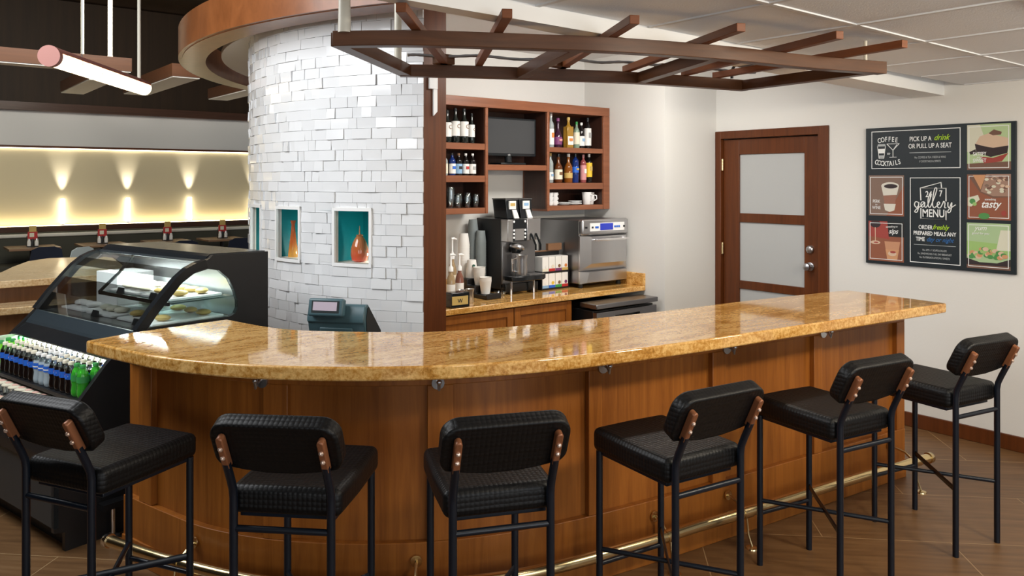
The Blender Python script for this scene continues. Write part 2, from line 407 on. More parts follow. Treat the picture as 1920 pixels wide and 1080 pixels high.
for (n0, n1) in NICHE:
    fr = MB(); t = .55; tzz = .022
    def seg(a0, a1, z0, z1, r0, r1, steps=3):
        for i in range(steps):
            p, q = a0+(a1-a0)*i/steps, a0+(a1-a0)*(i+1)/steps
            fr.hull8([cyl(p, r0, z0), cyl(q, r0, z0), cyl(q, r0, z1), cyl(p, r0, z1)], [cyl(p, r1, z0), cyl(q, r1, z0), cyl(q, r1, z1), cyl(p, r1, z1)])
    seg(n0, n1, NZ[0], NZ[0]+tzz, CR-.02, CR+.016); seg(n0, n1, NZ[1]-tzz, NZ[1], CR-.02, CR+.016)
    seg(n0, n0+t, NZ[0], NZ[1], CR-.02, CR+.016, 1); seg(n1-t, n1, NZ[0], NZ[1], CR-.02, CR+.016, 1)
    fr.build('niche_frame', 'white_paint', curved, smooth=30)
    nb = MB(); a, e = n0+t, n1-t; z0, z1 = NZ[0]+tzz, NZ[1]-tzz
    for q in (a, e): nb.face([cyl(q, CR, z0), cyl(q, CR-.026, z0), cyl(q, CR-.026, z1), cyl(q, CR, z1)])
    nb.mi = 1
    for q, k in ((a, -.9), (e, .9)): nb.face([cyl(q+k, CR-.026, z0), cyl(q+k, CR-.32, z0), cyl(q+k, CR-.32, z1), cyl(q+k, CR-.026, z1)])
    nb.build('niche_reveal', ['cream', 'teal'], curved, fix=False)
    lamp('niche_light', 'POINT', cyl((n0+n1)/2+2.6, CR-.19, NZ[0]+.06), 1.15, size=.012, color=(1, .93, .78))
cv = MB()
for i in range(24):
    p, q = 162+60*i/24, 162+60*(i+1)/24
    cv.mi = 0; r0, r1, z0, z1 = CR-.05, CR-.32, NZ[0]+.022, NZ[1]-.022
    cv.face([cyl(p, r1, z0), cyl(q, r1, z0), cyl(q, r1, z1), cyl(p, r1, z1)]); cv.face([cyl(p, r0+.05, z1), cyl(q, r0+.05, z1), cyl(q, r1, z1), cyl(p, r1, z1)])
    cv.mi = 1; cv.face([cyl(p, r0+.05, z0), cyl(q, r0+.05, z0), cyl(q, r1, z0), cyl(p, r1, z0)])
cv.build('niche_cavity', ['teal', 'cream'], curved, fix=False)
# vases in the niches
p = cyl(207.1, 1.843, NZ[0]+.0225)
v = MB().lathe([(.035, 0), (.052, .012), (.060, .05), (.058, .09), (.046, .13), (.030, .16), (.022, .17), (.024, .18), (.006, .185), (.002, .24)], n=24)
o = v.build('vase', 'art_glass'); o.location = p
tag(o, 'squat orange gourd-shaped glass vase in the wide teal niche', 'vase')
p = cyl(187.5, 1.866, NZ[0]+.0225)
o = MB().lathe([(.036, 0), (.036, .02), (.026, .10), (.016, .18), (.012, .23), (.02, .26)], n=20).build('vase', 'art_glass_tall'); o.location = p
tag(o, 'tall slender amber glass vase in the middle narrow niche', 'vase')

# door in the right wall
d = struct(thing('door_1', None, None, (XW, 3.77, 0)))
fm = MB(); x0, x1 = XW-.022, XW+.10
fm.box(x0, XW+.03, 3.232, 3.316, 0, 2.185); fm.box(x0, XW+.03, 4.229, 4.288, 0, 2.185); fm.box(x0, XW+.03, 3.316, 4.229, 2.118, 2.185)
fm.build('door_frame', 'cherry_dark', d, bevel=.004, world=True)
lf = MB(); lx0, lx1 = XW+.015, XW+.055
lf.box(lx0, lx1, 3.32, 3.453, .01, 2.112); lf.box(lx0, lx1, 4.064, 4.225, .01, 2.112)
for z0, z1 in ((.01, .20), (.83, .90), (1.40, 1.477), (1.98, 2.112)): lf.box(lx0, lx1, 3.453, 4.064, z0, z1)
for z0, z1 in ((.20, .83), (.90, 1.40), (1.477, 1.98)): MB().box(lx0+.014, lx0+.024, 3.453, 4.064, z0, z1).build('glass_pane', 'frost', d, world=True, smooth=0)
lf.build('door_leaf', 'cherry_dark', d, bevel=.003, world=True)
for z in (1.895, 1.167, .3): MB().tube([(XW-.004, 4.224, z-.05), (XW-.004, 4.224, z+.05)], .011).build('hinge', 'brass', d, world=True)
def turn_x(mb): return mb.xf(Matrix.Rotation(R_(-90), 4, 'Y'))
k = turn_x(MB().lathe([(.034, 0), (.034, .008), (.014, .012), (.012, .03), (.026, .036), (.031, .05), (.028, .066), (.012, .072)])); k.xf(Matrix.Translation((lx0, 3.40, 1.073))); k.build('door_knob', 'steel', d, world=True)
k = turn_x(MB().lathe([(.033, 0), (.033, .012), (.024, .024), (.016, .026)])); k.xf(Matrix.Translation((lx0, 3.40, 1.209))); k.build('deadbolt', 'steel', d, world=True)
struct(MB().box(XW+.13, XW+.14, 3.3, 4.245, 0, 2.118).build('wall_door_backing', 'white_wall', smooth=0))

# far dining hall behind the column
FY = 14.95
fw = MB(); fw.box(-5, 14, FY, FY+.2, 0, 3.0)
struct(fw.build('wall_hall', 'hall_wall', smooth=0))
struct(MB().box(-5, 14, FY-.008, FY, 2.335, 2.90).build('trim_12', 'white_wall', smooth=0))
struct(MB().box(-5, 14, FY-.06, FY+.2, 3.02, 4.8).build('wall_hall_upper', 'hall_wood', smooth=0))
struct(MB().box(-5, 14, FY-.14, FY, 2.90, 3.03).build('trim_5', 'hall_trim', smooth=0))
struct(MB().box(-5, 14, FY-.035, FY, 2.30, 2.335).build('trim_6', 'cherry_dark', smooth=0))
struct(MB().box(-5, 14, FY-.16, FY, .93, 1.02).build('trim_7', 'hall_trim', smooth=0))
struct(MB().box(-5, 14, 2.6, FY+.2, 4.75, 4.85).build('ceiling_hall', 'hall_wood', smooth=0))
struct(MB().box(-5, -4.9, -4.5, FY, 0, 4.8).build('wall_left', 'hall_wood', smooth=0))
struct(MB().box(-5, 5.9, 2.27, 2.37, 2.62, 4.8).build('wall_above_bulkhead', 'white_wall', smooth=0))
def hall_beam(x0, x1, y0, y1, z0, z1, i):
    b_ = struct(MB().box(x0, x1, y0, y1, z0, z1).build('trim_%d' % i, 'hall_trim', smooth=0))
    MB().box(x0+.01, x1-.01, y0+.01, y1-.01, z0-.012, z0).build('beam_underside', 'white_paint', b_, smooth=0)
hall_beam(-4.9, 2.26, 9.72, 9.95, 3.0, 3.15, 8)
hall_beam(2.72, 3.05, 9.8, 12.2, 3.0, 3.15, 9)
hall_beam(2.0, 2.3, 10.7, 12.6, 3.0, 3.15, 10)
hall_beam(3.9, 4.2, 9.8, 12.2, 3.0, 3.15, 11)
led = tag(MB().box(-4.5, 13.5, FY-.10, FY-.06, 1.022, 1.03).build('light_strip', 'led', smooth=0), 'warm light strip glowing along the wooden ledge above the banquette', 'light strip')
led2 = tag(MB().box(-4.5, 13.5, FY-.03, FY-.010, 2.288, 2.298).build('light_strip', 'led_soft', smooth=0), 'warm light strip under the thin dark rail on the far wall', 'light strip')
SX = [2.40, 3.40, 4.44, 5.62]
for i, sx in enumerate(SX):
    t = thing('wall_light', ['leftmost glowing tube light on the ledge of the far wall', 'second glowing tube light from the left on the far ledge', 'third glowing tube light from the left on the far ledge', 'rightmost glowing tube light on the far ledge, beside the tiled column'][i], 'wall light', (sx, FY-.06, 1.02), group='tube lights along the far wall')
    MB().lathe([(.03, 0), (.03, .03)]).build('lamp_base', 'steel_dark', t)
    MB().lathe([(.034, .03), (.034, .44), (.02, .445)]).build('lamp_tube', 'sconce_glow', t)
    lamp('wall_light_beam', 'SPOT', (sx, FY-.085, 1.49), 38, (sx, FY+.03, 2.3), .03, (1, .95, .9), spot_size=R_(44), spot_blend=1.0)
# banquette
bq = thing('banquette', 'long dark olive banquette seat running along the far wall', 'banquette', (4, FY-.5, 0))
MB().box(-4.5, 12, FY-.28, FY-.165, .42, .93).build('backrest', 'olive', bq, bevel=.03, world=True)
MB().box(-4.5, 12, FY-.31, FY-.17, .85, .91).build('backrest_piping', 'cream', bq, bevel=.02, world=True)
MB().box(-4.5, 12, FY-.80, FY-.28, .12, .46).build('seat', 'olive', bq, bevel=.03, world=True)
# tables with condiment sets
def table(x, y, lab):
    t = thing('dining_table', lab, 'table', (x, y, 0), group='small tables along the banquette')
    MB().box(-.34, .34, -.34, .34, .715, .75).build('tabletop', 'table_wood', t, bevel=.004)
    MB().tube([(0, 0, .02), (0, 0, .715)], .035).build('leg', 'black_panel', t)
    MB().lathe([(.24, 0), (.24, .012), (.05, .025)]).build('base', 'black_panel', t)
def caddy(x, y, lab):
    t = thing('condiment_caddy', lab, 'condiment set', (x, y, .75), group='condiment sets on the far tables')
    b_ = MB(); b_.box(-.075, .075, -.05, .05, 0, .015); b_.tube([(-.07, .04, .01), (-.07, .04, .16), (.07, .04, .16), (.07, .04, .01)], .006, 6); b_.build('rack', 'black_panel', t)
    MB().box(-.065, .065, -.012, .012, .11, .23).build('menu_card', 'lb_red', t)
    MB().box(-.045, .05, -.014, .014, .23, .32).build('card_header', 'lb_gold', t)
    MB().box(-.04, .02, -.016, -.012, .15, .21).build('card_picture', 'lb_cream', t)
    for sx_ in (-.05, .05):
        s_ = MB().lathe([(.026, .015), (.028, .07), (.022, .10)]).xf(Matrix.Translation((sx_, -.03, 0))).build('shaker', 'lb_white', t)
        MB().lathe([(.024, .10), (.018, .125)]).xf(Matrix.Translation((sx_, -.03, 0))).build('shaker_lid', 'steel', s_)
    MB().lathe([(.026, .015), (.026, .12), (.010, .15), (.010, .17)]).xf(Matrix.Translation((0, .01, 0))).build('sauce_bottle', 'lb_black', t)
TB = [(1.85, 14.02), (2.82, 14.04), (3.82, 14.06), (4.74, 14.06)]
TN = ['leftmost', 'second from left', 'third from left', 'rightmost']
for (x, y), nm in zip(TB, TN):
    table(x, y, nm+' small brown square table in front of the far banquette')
    caddy(x+.0, y-.02, 'red and gold card and shakers on the '+nm+' far table')
def chair(x, y, rz, shell, lab, grp=None):
    t = thing('dining_chair', lab, 'chair', (x, y, 0), rz, grp)
    b_ = MB(); b_.box(-.22, .22, -.2, .2, .43, .46); b_.build('seat', shell, t, bevel=.012)
    out = [(-.2, 0), (-.22, .12), (-.19, .30), (-.1, .34), (.1, .34), (.19, .30), (.22, .12), (.2, 0)]
    MB().ext(out, lambda a, b, w: (a, -.20-b*.18+w, .46+b), 0, .02).build('backrest', shell, t)
    for sx_ in (-1, 1):
        MB().tube([(sx_*.2, .18, 0), (sx_*.17, .15, .43)], .016, 8).build('leg', 'oak', t)
        MB().tube([(sx_*.2, -.22, 0), (sx_*.17, -.17, .43)], .016, 8).build('leg', 'oak', t)
chair(1.92, 13.42, 0, 'navy', 'dark navy dining chair at the leftmost far table'); chair(2.18, 13.0, R_(35), 'pale_blue', 'pale blue moulded chair near the leftmost far table')
chair(2.86, 13.42, 0, 'navy', 'dark navy dining chair at the second far table from left'); chair(3.86, 13.42, 0, 'navy', 'dark navy dining chair at the third far table from left')
chair(4.76, 13.44, 0, 'navy', 'dark navy dining chair at the rightmost far table beside the column')
# second counter at the left
sc = thing('side_counter', 'pale granite curved counter with wooden base at the far left', 'counter', (.9, 7.2, 0))
top = [(-.6, 6.54), (1.5, 6.54), (1.75, 7.2), (1.75, 8.1), (1.21, 8.26), (1.02, 8.04), (.86, 7.6), (.74, 7.2), (.45, 6.95), (-.6, 6.8)]
MB().prism(top, 1.0, 1.05).build('countertop', 'granite_pale', sc, bevel=.006, world=True)
MB().prism([(.0, 6.66), (1.4, 6.66), (1.62, 7.2), (1.62, 8.0), (1.25, 8.1), (1.0, 7.6), (.85, 7.1), (.5, 6.9), (.0, 6.75)], 0, 1.0).build('base_panel', 'base_wood', sc, world=True, smooth=0)
sc2 = thing('side_counter', 'lower pale granite ledge in front of the curved far left counter', 'counter', (.9, 6.45, 0))
MB().prism([(.655, 6.25), (1.4, 6.22), (1.4, 6.53), (-.3, 6.53), (-.3, 6.3)][0:5], .85, .90).build('countertop', 'granite_pale', sc2, bevel=.006, world=True)
MB().box(.0, 1.3, 6.34, 6.64, 0, .85).build('base_panel', 'base_wood', sc2, world=True, smooth=0)

# hanging tube lamp
t = thing('pendant_lamp', 'long horizontal tube pendant lamp with a glowing lower half at upper left', 'lamp', (1.23, 6.07, 2.495))
a, e = Vector((.80, 5.388, 2.496)), Vector((1.659, 6.75, 2.495)); dr = (e-a).normalized(); rgt = dr.cross(Vector((0, 0, 1))).normalized()
def halfpipe(mb, a, e, r, t0, t1, n=14):
    ring = lambda p: [p+rgt*math.cos(t_)*r+Vector((0, 0, 1))*math.sin(t_)*r for t_ in [t0+(t1-t0)*k/n for k in range(n+1)]]
    A, B = ring(a), ring(e)
    for i in range(n): mb.face([A[i], A[i+1], B[i+1], B[i]])
    mb.face(A[::-1]); mb.face(B)
hp = MB(); halfpipe(hp, a, e, .062, R_(20), R_(160)); hp.build('lamp_housing', 'lamp_cap', t, world=True)
hp = MB(); halfpipe(hp, a+dr*.02, e, .058, R_(160), R_(380), 20); hp.build('lamp_diffuser', 'tube_glow', t, world=True)
MB().tube([a-dr*.012, a+dr*.03], .064, 24).build('end_cap', 'lamp_cap', t, world=True)
for i in range(1, 5): MB().tube([a+dr*(1.6*i/5)-dr*.003, a+dr*(1.6*i/5)+dr*.003], .0595, 24).build('diffuser_joint', 'rod', t, world=True)
pp = a+dr*1.50; MB().tube([(pp.x, pp.y, 2.55), (pp.x, pp.y, 4.75)], .013, 8).build('hanging_rod', 'rod', t, world=True)
pp = a+dr*.45; MB().tube([(pp.x, pp.y, 2.55), (pp.x, pp.y, 4.75)], .003, 6).build('hanging_cable', 'steel_dark', t, world=True)
for i, (x, y, z0, r, lab) in enumerate([(1.78, 9.835, 3.15, .017, 'thin cream rod holding the brown beam at upper left, nearer the lamp cap'), (2.06, 9.835, 3.15, .026, 'thicker cream rod holding the right end of the brown beam'), (1.93, 5.76, 2.80, .012, 'thin cream rod hanging down to the wooden ceiling ring')]):
    tag(MB().tube([(x, y, z0), (x, y, z0+.03), (x, y, 4.75)], [r*1.3, r, r], 10).build('hanging_rod', 'rod'), lab, 'rod')

# ---------------------------------------------------------------- the bar
FRONT = [(.714, 3.875), (.783, 3.626), (.882, 3.33), (1.041, 3.059), (1.21, 2.861), (1.39, 2.696), (1.61, 2.54), (1.833, 2.427), (2.093, 2.333), (2.383, 2.264), (2.787, 2.198), (3.174, 2.149), (3.703, 2.089), (4.35, 2.017), (4.785, 1.968)]
BACK = [(4.865, 2.60), (4.68, 2.64), (3.911, 2.755), (3.513, 2.79), (3.11, 2.842), (2.572, 2.935), (2.197, 3.025), (1.981, 3.126), (1.764, 3.304), (1.57, 3.502), (1.466, 3.70), (1.385, 4.03)]
bt = MB().prism(spline(FRONT, 4)+spline(BACK, 4)+[(.93, 3.957)], .995, 1.05)
bt = bt.build('granite_worktop', 'granite', bevel=.008, seg=3)
tag(bt, 'long curved polished gold granite worktop of the bar', 'worktop')
FB = offset(spline([(.690, 3.96)]+FRONT, 10), .22)
FB = [q for q in FB if q[1] < 4.05 and q[0] < 4.762]
bar = thing('serving_counter', 'curved cherry wood panelled bar front under the granite top', 'bar', (2.6, 2.6, 0))
c = MB(); c.strip(FB, .028, .06, 0, .995); c.build('panel', 'cherry', bar, world=True)
rl = MB(); rl.strip(FB, -.002, .03, .92, .995); rl.build('top_rail', 'cherry', bar, world=True, bevel=.003)
rl = MB(); rl.strip(FB, -.004, .03, .10, .285); rl.build('bottom_rail', 'cherry', bar, world=True, bevel=.003)
rl = MB(); rl.strip(FB, -.012, .03, 0, .105); rl.build('plinth', 'cherry', bar, world=True, bevel=.003)
STILES = [((.93, 3.90), (.962, 3.80)), ((1.243, 3.165), (1.30, 3.09)), ((1.749, 2.715), (1.832, 2.673)), ((2.42, 2.485), (2.50, 2.467)), ((3.15, 2.374), (3.24, 2.362)), ((3.90, 2.289), (3.99, 2.278)), ((4.66, 2.20), (4.76, 2.186))]
for a, b in STILES:
    q = sub(FB, a, b)
    if len(q) > 1: s_ = MB(); s_.strip(q, -.002, .03, .285, .92); s_.build('stile', 'cherry', bar, world=True, bevel=.003)
MB().box(4.70, 4.765, 2.20, 2.56, 0, .995).build('end_panel', 'cherry', bar, world=True, bevel=.003)
bb = MB(); BI = offset(FB, .42); bb.strip(sub(FB, (1.25, 3.15), (4.7, 2.2)), .40, .43, 0, .995); bb.build('back_panel', 'cherry_dark', bar, world=True)
ws = MB(); ws.strip(sub(FB, (1.1, 3.4), (4.7, 2.2)), .43, .95, .80, .84); ws.build('work_shelf', 'steel_dark', bar, world=True)
for x, y in [(1.238, 3.165), (1.784, 2.698), (2.496, 2.468), (3.225, 2.365), (3.972, 2.28)]:
    i = min(range(len(FB)), key=lambda k_: (FB[k_][0]-x)**2+(FB[k_][1]-y)**2); a, b = FB[max(i-1, 0)], FB[i+1]
    nx, ny = (b[1]-a[1]), -(b[0]-a[0]); l_ = math.hypot(nx, ny); nx, ny = nx/l_, ny/l_
    h = MB(); P = lambda o_, z: (FB[i][0]+nx*o_, FB[i][1]+ny*o_, z)
    h.tube([P(0, .93), P(.012, .93)], .026, 16); h.tube([P(.010, .94), P(.04, .935), P(.055, .915), P(.058, .94)], .006, 8); h.sphere(P(.058, .945), .011)
    h.build('bag_hook', 'steel', bar, world=True)
RAIL = spline([(.80, 3.82), (.968, 3.44), (1.17, 3.08), (1.42, 2.80), (1.72, 2.595), (2.07, 2.44), (2.598, 2.335), (2.917, 2.295), (3.248, 2.245), (4.05, 2.136), (4.69, 2.03)], 8)
fr_ = thing('foot_rail', 'brass foot rail running low along the bar front', 'foot rail', (2.6, 2.3, 0))
MB().tube([(x, y, .165) for x, y in RAIL], .0255, 14).build('rail_tube', 'brass', fr_, world=True)
for (x, y), dd in ((RAIL[0], (RAIL[0][0]-RAIL[1][0], RAIL[0][1]-RAIL[1][1])), (RAIL[-1], (RAIL[-1][0]-RAIL[-2][0], RAIL[-1][1]-RAIL[-2][1]))):
    l_ = math.hypot(*dd); ux, uy = dd[0]/l_, dd[1]/l_
    MB().tube([(x, y, .165), (x+ux*.025, y+uy*.025, .165), (x+ux*.045, y+uy*.045, .165)], [.031, .030, .012], 14).build('end_cap', 'chrome' if x < 2 else 'brass', fr_, world=True)
for i in (8, 30, 52, 64, 78):
    if i >= len(RAIL)-1: i = len(RAIL)-3
    x, y = RAIL[i]; j = min(range(len(FB)), key=lambda k_: (FB[k_][0]-x)**2+(FB[k_][1]-y)**2); px, py = FB[j]
    nx, ny = px-x, py-y; l_ = math.hypot(nx, ny); nx, ny = nx/l_, ny/l_
    b2 = MB(); b2.tube([(x+nx*.02, y+ny*.02, .17), (x+nx*.06, y+ny*.06, .20), (px-nx*.016, py-ny*.016, .215)], .007, 8); b2.tube([(px-nx*.018, py-ny*.018, .215), (px-nx*.010, py-ny*.010, .215)], .024, 14)
    b2.tube([(x, y, .145), (x-nx*.01, y-ny*.01, .06), (x-nx*.03, y-ny*.03, .01)], .006, 8); b2.lathe([(.03, 0), (.028, .006), (.008, .012)], x-nx*.03, y-ny*.03, 0, 14)
    xa, ya = RAIL[i-1]; xb, yb = RAIL[i+1]; l_ = math.hypot(xb-xa, yb-ya); b2.tube([(x-(xb-xa)/l_*.03, y-(yb-ya)/l_*.03, .165), (x+(xb-xa)/l_*.03, y+(yb-ya)/l_*.03, .165)], .0285, 14)
    b2.build('rail_bracket', 'brass', fr_, world=True)

# ---------------------------------------------------------------- bar stools
def make_stool():
    t = thing('bar_stool', '', 'bar stool')
    W, RY, FY_ = .16, -.21, .225
    out = [(-.185, -.195), (.185, -.195), (.19, 0), (.185, .245), (0, .252), (-.185, .245), (-.19, 0)]
    st = MB(); st.prism(out, .684, .776)
    s_ = st.build('seat', 'leather', t, bevel=.026, seg=5)
    f = MB(); f.box(-.160, .160, -.165, .225, .668, .684); f.build('seat_frame', 'leg_metal', t, bevel=.003)
    for sx in (-1, 1):
        MB().tube([(sx*W, FY_, 0), (sx*W, FY_, .684)], .0135, 14).build('leg', 'leg_metal', t)
        MB().tube([(sx*W, RY, 0), (sx*W, RY, .745), (sx*W, RY-.005, .775), (sx*W, RY-.020, .81), (sx*W, RY-.044, .860), (sx*W, RY-.050, .872)], .0135, 14).build('leg', 'leg_metal', t)
    MB().tube([(-W, RY, .648), (W, RY, .648)], .0105, 12).build('rear_bar', 'leg_metal', t)
    MB().tube([(-W, FY_, .235), (W, FY_, .235)], .0095, 12).build('front_bar', 'leg_metal', t)
    MB().tube([(-W, FY_, .295), (W, RY, .295)], .0095, 12).build('cross_bar', 'leg_metal', t)
    MB().tube([(W, FY_, .30), (-W, RY, .31)], .012, 8, flat=(.4, 1.2)).build('cross_brace', 'leg_metal', t)
    # backrest pad: rounded outline with a drooping lower edge, leaning back
    o_ = []
    def arc_(cx, cy, r, a0, a1, n=6):
        for k in range(n+1):
            q = R_(a0+(a1-a0)*k/n); o_.append((cx+r*math.cos(q), cy+r*math.sin(q)))
    arc_(.148, .034, .058, 0, 90); arc_(-.148, .034, .058, 90, 180); arc_(-.154, -.040, .052, 180, 235)
    o_ += [(-.12, -.096), (-.05, -.106), (.05, -.106), (.12, -.096)]; arc_(.154, -.040, .052, 305, 360)
    lean = R_(26); cz, cyy = .928, RY-.044
    def f_(a, b, w): return (a, cyy-math.sin(lean)*b+math.cos(lean)*w, cz+math.cos(lean)*b+math.sin(lean)*w)
    MB().ext(o_, f_, -.012, .044).build('backrest', 'leather', t, bevel=.009, seg=3)
    for sx in (-1, 1):
        rr = [(sx*W+.0115*math.cos(R_(q)), .048+.0115*math.sin(R_(q))) for q in range(0, 181, 30)]+[(sx*W-.0115, -.066), (sx*W+.0115, -.066)]
        k = MB().ext(rr, f_, -.040, -.012).build('bracket', 'bronze', t, bevel=.004)
        for bz in (.018, -.018):
            q = MB(); c0 = Vector(f_(sx*W, bz, -.039)); c1 = Vector(f_(sx*W, bz, -.048)); q.tube([c0, c0*.4+c1*.6, c1], [.008, .0075, .003], 10); q.build('bolt', 'bolt', k)
    return t
stool = make_stool()
# rear-bar midpoints and facing measured on the floor
ST = [(.485, 3.095, (.147, -.269)), (.996, 2.397, (.223, -.225)), (1.547, 1.972, (.294, -.129)), (2.33, 1.768, (.327, -.045)), (3.219, 1.642, (.332, -.061)), (4.075, 1.54, (.312, -.062))]
SL = ['black bar stool at the left end, angled in front of the drinks cooler', 'second bar stool from the left, its back to the viewer and seat turned right', 'third bar stool from the left, in front of the bar curve', 'fourth bar stool from the left, seat pushed towards the straight bar front', 'fifth bar stool from the left, second from the wall end', 'rightmost bar stool, beside the wall and wooden baseboard']
for i, ((x, y, (dx, dy)), lab) in enumerate(zip(ST, SL)):
    rz = math.atan2(dy, dx); ox, oy = -.21*-math.sin(rz), -.21*math.cos(rz)
    loc = (x-ox, y-oy, 0)
    if i == 0: stool.location = loc; stool.rotation_euler = (0, 0, rz); stool['label'] = lab; stool['group'] = 'black bar stools along the bar'
    else: clone(stool, loc, rz, lab)

# ---------------------------------------------------------------- hanging wooden rack above the bar
RF = spline([(1.309, 2.686), (1.554, 2.474), (1.942, 2.262), (2.204, 2.13), (2.663, 1.985), (3.231, 1.88), (3.652, 1.764)], 6)
RB = spline([(1.959, 3.295), (2.256, 3.12), (2.717, 2.91), (3.077, 2.77), (3.746, 2.62)], 6)
rk = thing('hanging_rack', 'curved dark wood ladder rack hung from the ceiling above the bar', 'rack', (2.6, 2.5, 2.25))
MB().strip(RF, 0, .055, 2.25, 2.306).build('front_beam', 'rack_wood', rk, world=True, bevel=.002)
MB().strip(RB, -.055, 0, 2.25, 2.306).build('back_beam', 'rack_wood', rk, world=True, bevel=.002)
def bar_between(a, b, w, z0, z1):
    dx, dy = b[0]-a[0], b[1]-a[1]; l = math.hypot(dx, dy); nx, ny = -dy/l*w/2, dx/l*w/2
    return MB().prism([(a[0]+nx, a[1]+ny), (a[0]-nx, a[1]-ny), (b[0]-nx, b[1]-ny), (b[0]+nx, b[1]+ny)], z0, z1)
for a, b, w in [((1.335, 2.69), (1.985, 3.27), .06), ((2.10, 2.20), (2.46, 2.99), .05), ((2.70, 2.0), (3.05, 2.75), .05), ((3.625, 1.80), (3.72, 2.60), .06)]:
    bar_between(a, b, w, 2.252, 2.304).build('cross_beam', 'rack_wood', rk, world=True, bevel=.002)
for a, b in [((1.341, 2.249), (2.12, 3.15)), ((1.671, 2.104), (2.27, 3.08)), ((2.085, 1.901), (2.66, 2.92)), ((2.498, 1.749), (2.98, 2.78)), ((2.931, 1.60), (3.32, 2.68)), ((3.331, 1.534), (3.53, 2.64))]:
    bar_between(a, b, .036, 2.306, 2.338).build('slat', 'slat_wood', rk, world=True, bevel=.002)
MB().tube([(1.345, 2.66, 2.30), (1.345, 2.66, 2.44), (1.345, 2.66, 4.72)], [.024, .021, .020], 12).build('hanging_pole', 'rod', rk, world=True)
MB().tube([(1.90, 3.215, 2.30), (1.90, 3.215, 2.85)], .0165, 12).build('hanging_pole', 'rod', rk, world=True)
MB().tube([(3.62, 1.85, 2.30), (3.62, 1.85, 2.41)], .008, 8).build('hanging_pole', 'rod', rk, world=True)
cdt = []
for i in range(60):
    q = i/59; k = q*(len(RB)-1); j = min(int(k), len(RB)-2); f = k-j
    cdt.append((RB[j][0]*(1-f)+RB[j+1][0]*f-.01, RB[j][1]*(1-f)+RB[j+1][1]*f-.085+.012*math.sin(q*23), 2.3135+.004*math.sin(q*31)))
cc = MB().tube([(x, y, z+.032) for x, y, z in cdt], [.0065 if i % 2 else .0075 for i in range(60)], 8)
cc.build('wiring_conduit', 'steel_dark', rk, world=True)
for x, y in ((2.10, 3.13), (2.60, 2.86), (3.16, 2.68)):
    MB().box(x-.045, x+.045, y-.03, y+.03, 2.306, 2.352).build('junction_box', 'rack_wood', rk, world=True, bevel=.003)
MB().tube([(3.60, 2.58, 2.306), (3.60, 2.58, 2.35), (3.57, 2.54, 2.37)], .008, 8).build('spot_bracket', 'black_panel', rk, world=True)
sg = thing('post_bracket', 'narrow pale metal strip fixed high on the dark wooden post', 'bracket', (2.80, 4.28, 2.3))
b_ = MB(); b_.box(2.758, 2.818, 4.268, 4.285, 2.345, 2.42); b_.ext([(2.790, 2.345), (2.818, 2.345), (2.818, 2.20), (2.790, 2.172)], lambda a, b, w: (a, w, b), 4.272, 4.285)
b_.build('strip', 'white_paint', sg, world=True)

# ---------------------------------------------------------------- back bar: shelf unit, worktop, cabinets
cab = thing('shelf_unit', 'wall-mounted cherry shelf unit with bottles and a television', 'shelf unit', (3.98, 4.92, 1.5))
CY0, CY1 = 4.917, 5.235
def cbox(name, x0, x1, z0, z1, m='cherry_mid', y0=CY0, y1=CY1, bev=.003): return MB().box(x0, x1, y0, y1, z0, z1).build(name, m, cab, world=True, bevel=bev)
cbox('top_rail', 2.90, 5.066, 2.325, 2.40)
cbox('side_panel', 2.90, 2.93, 1.50, 2.325); cbox('stile', 4.99, 5.066, 1.505, 2.325)
cbox('divider', 3.69, 3.716, 1.50, 2.325); cbox('divider', 4.33, 4.356, 1.50, 2.325)
for z0, z1 in ((1.994, 2.043), (1.743, 1.795), (1.50, 1.545)): cbox('shelf', 2.93, 3.69, z0, z1, y0=CY0+.004)
for z0, z1 in ((1.994, 2.036), (1.682, 1.737), (1.505, 1.546)): cbox('shelf', 4.356, 4.99, z0, z1, y0=CY0+.004)
s_ = cbox('shelf', 3.716, 4.33, 1.838, 1.882, y0=CY0+.004)
for x in (3.80, 4.16): MB().box(x, x+.09, CY0-.002, CY0+.01, 1.851, 1.867).build('vent', 'black_panel', s_, smooth=0).location = (-3.98, -4.92, -1.5)
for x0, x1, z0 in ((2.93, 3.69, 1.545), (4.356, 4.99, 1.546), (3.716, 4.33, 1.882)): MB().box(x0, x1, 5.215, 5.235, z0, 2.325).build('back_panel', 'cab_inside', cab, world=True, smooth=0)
for x, s in ((2.93, 1), (3.69, -1), (3.716, 1), (4.33, -1), (4.356, 1), (4.99, -1)): MB().box(min(x, x+s*.003), max(x, x+s*.003), CY0+.02, 5.215, 1.52, 2.325).build('side_lining', 'cab_inside', cab, world=True, smooth=0)
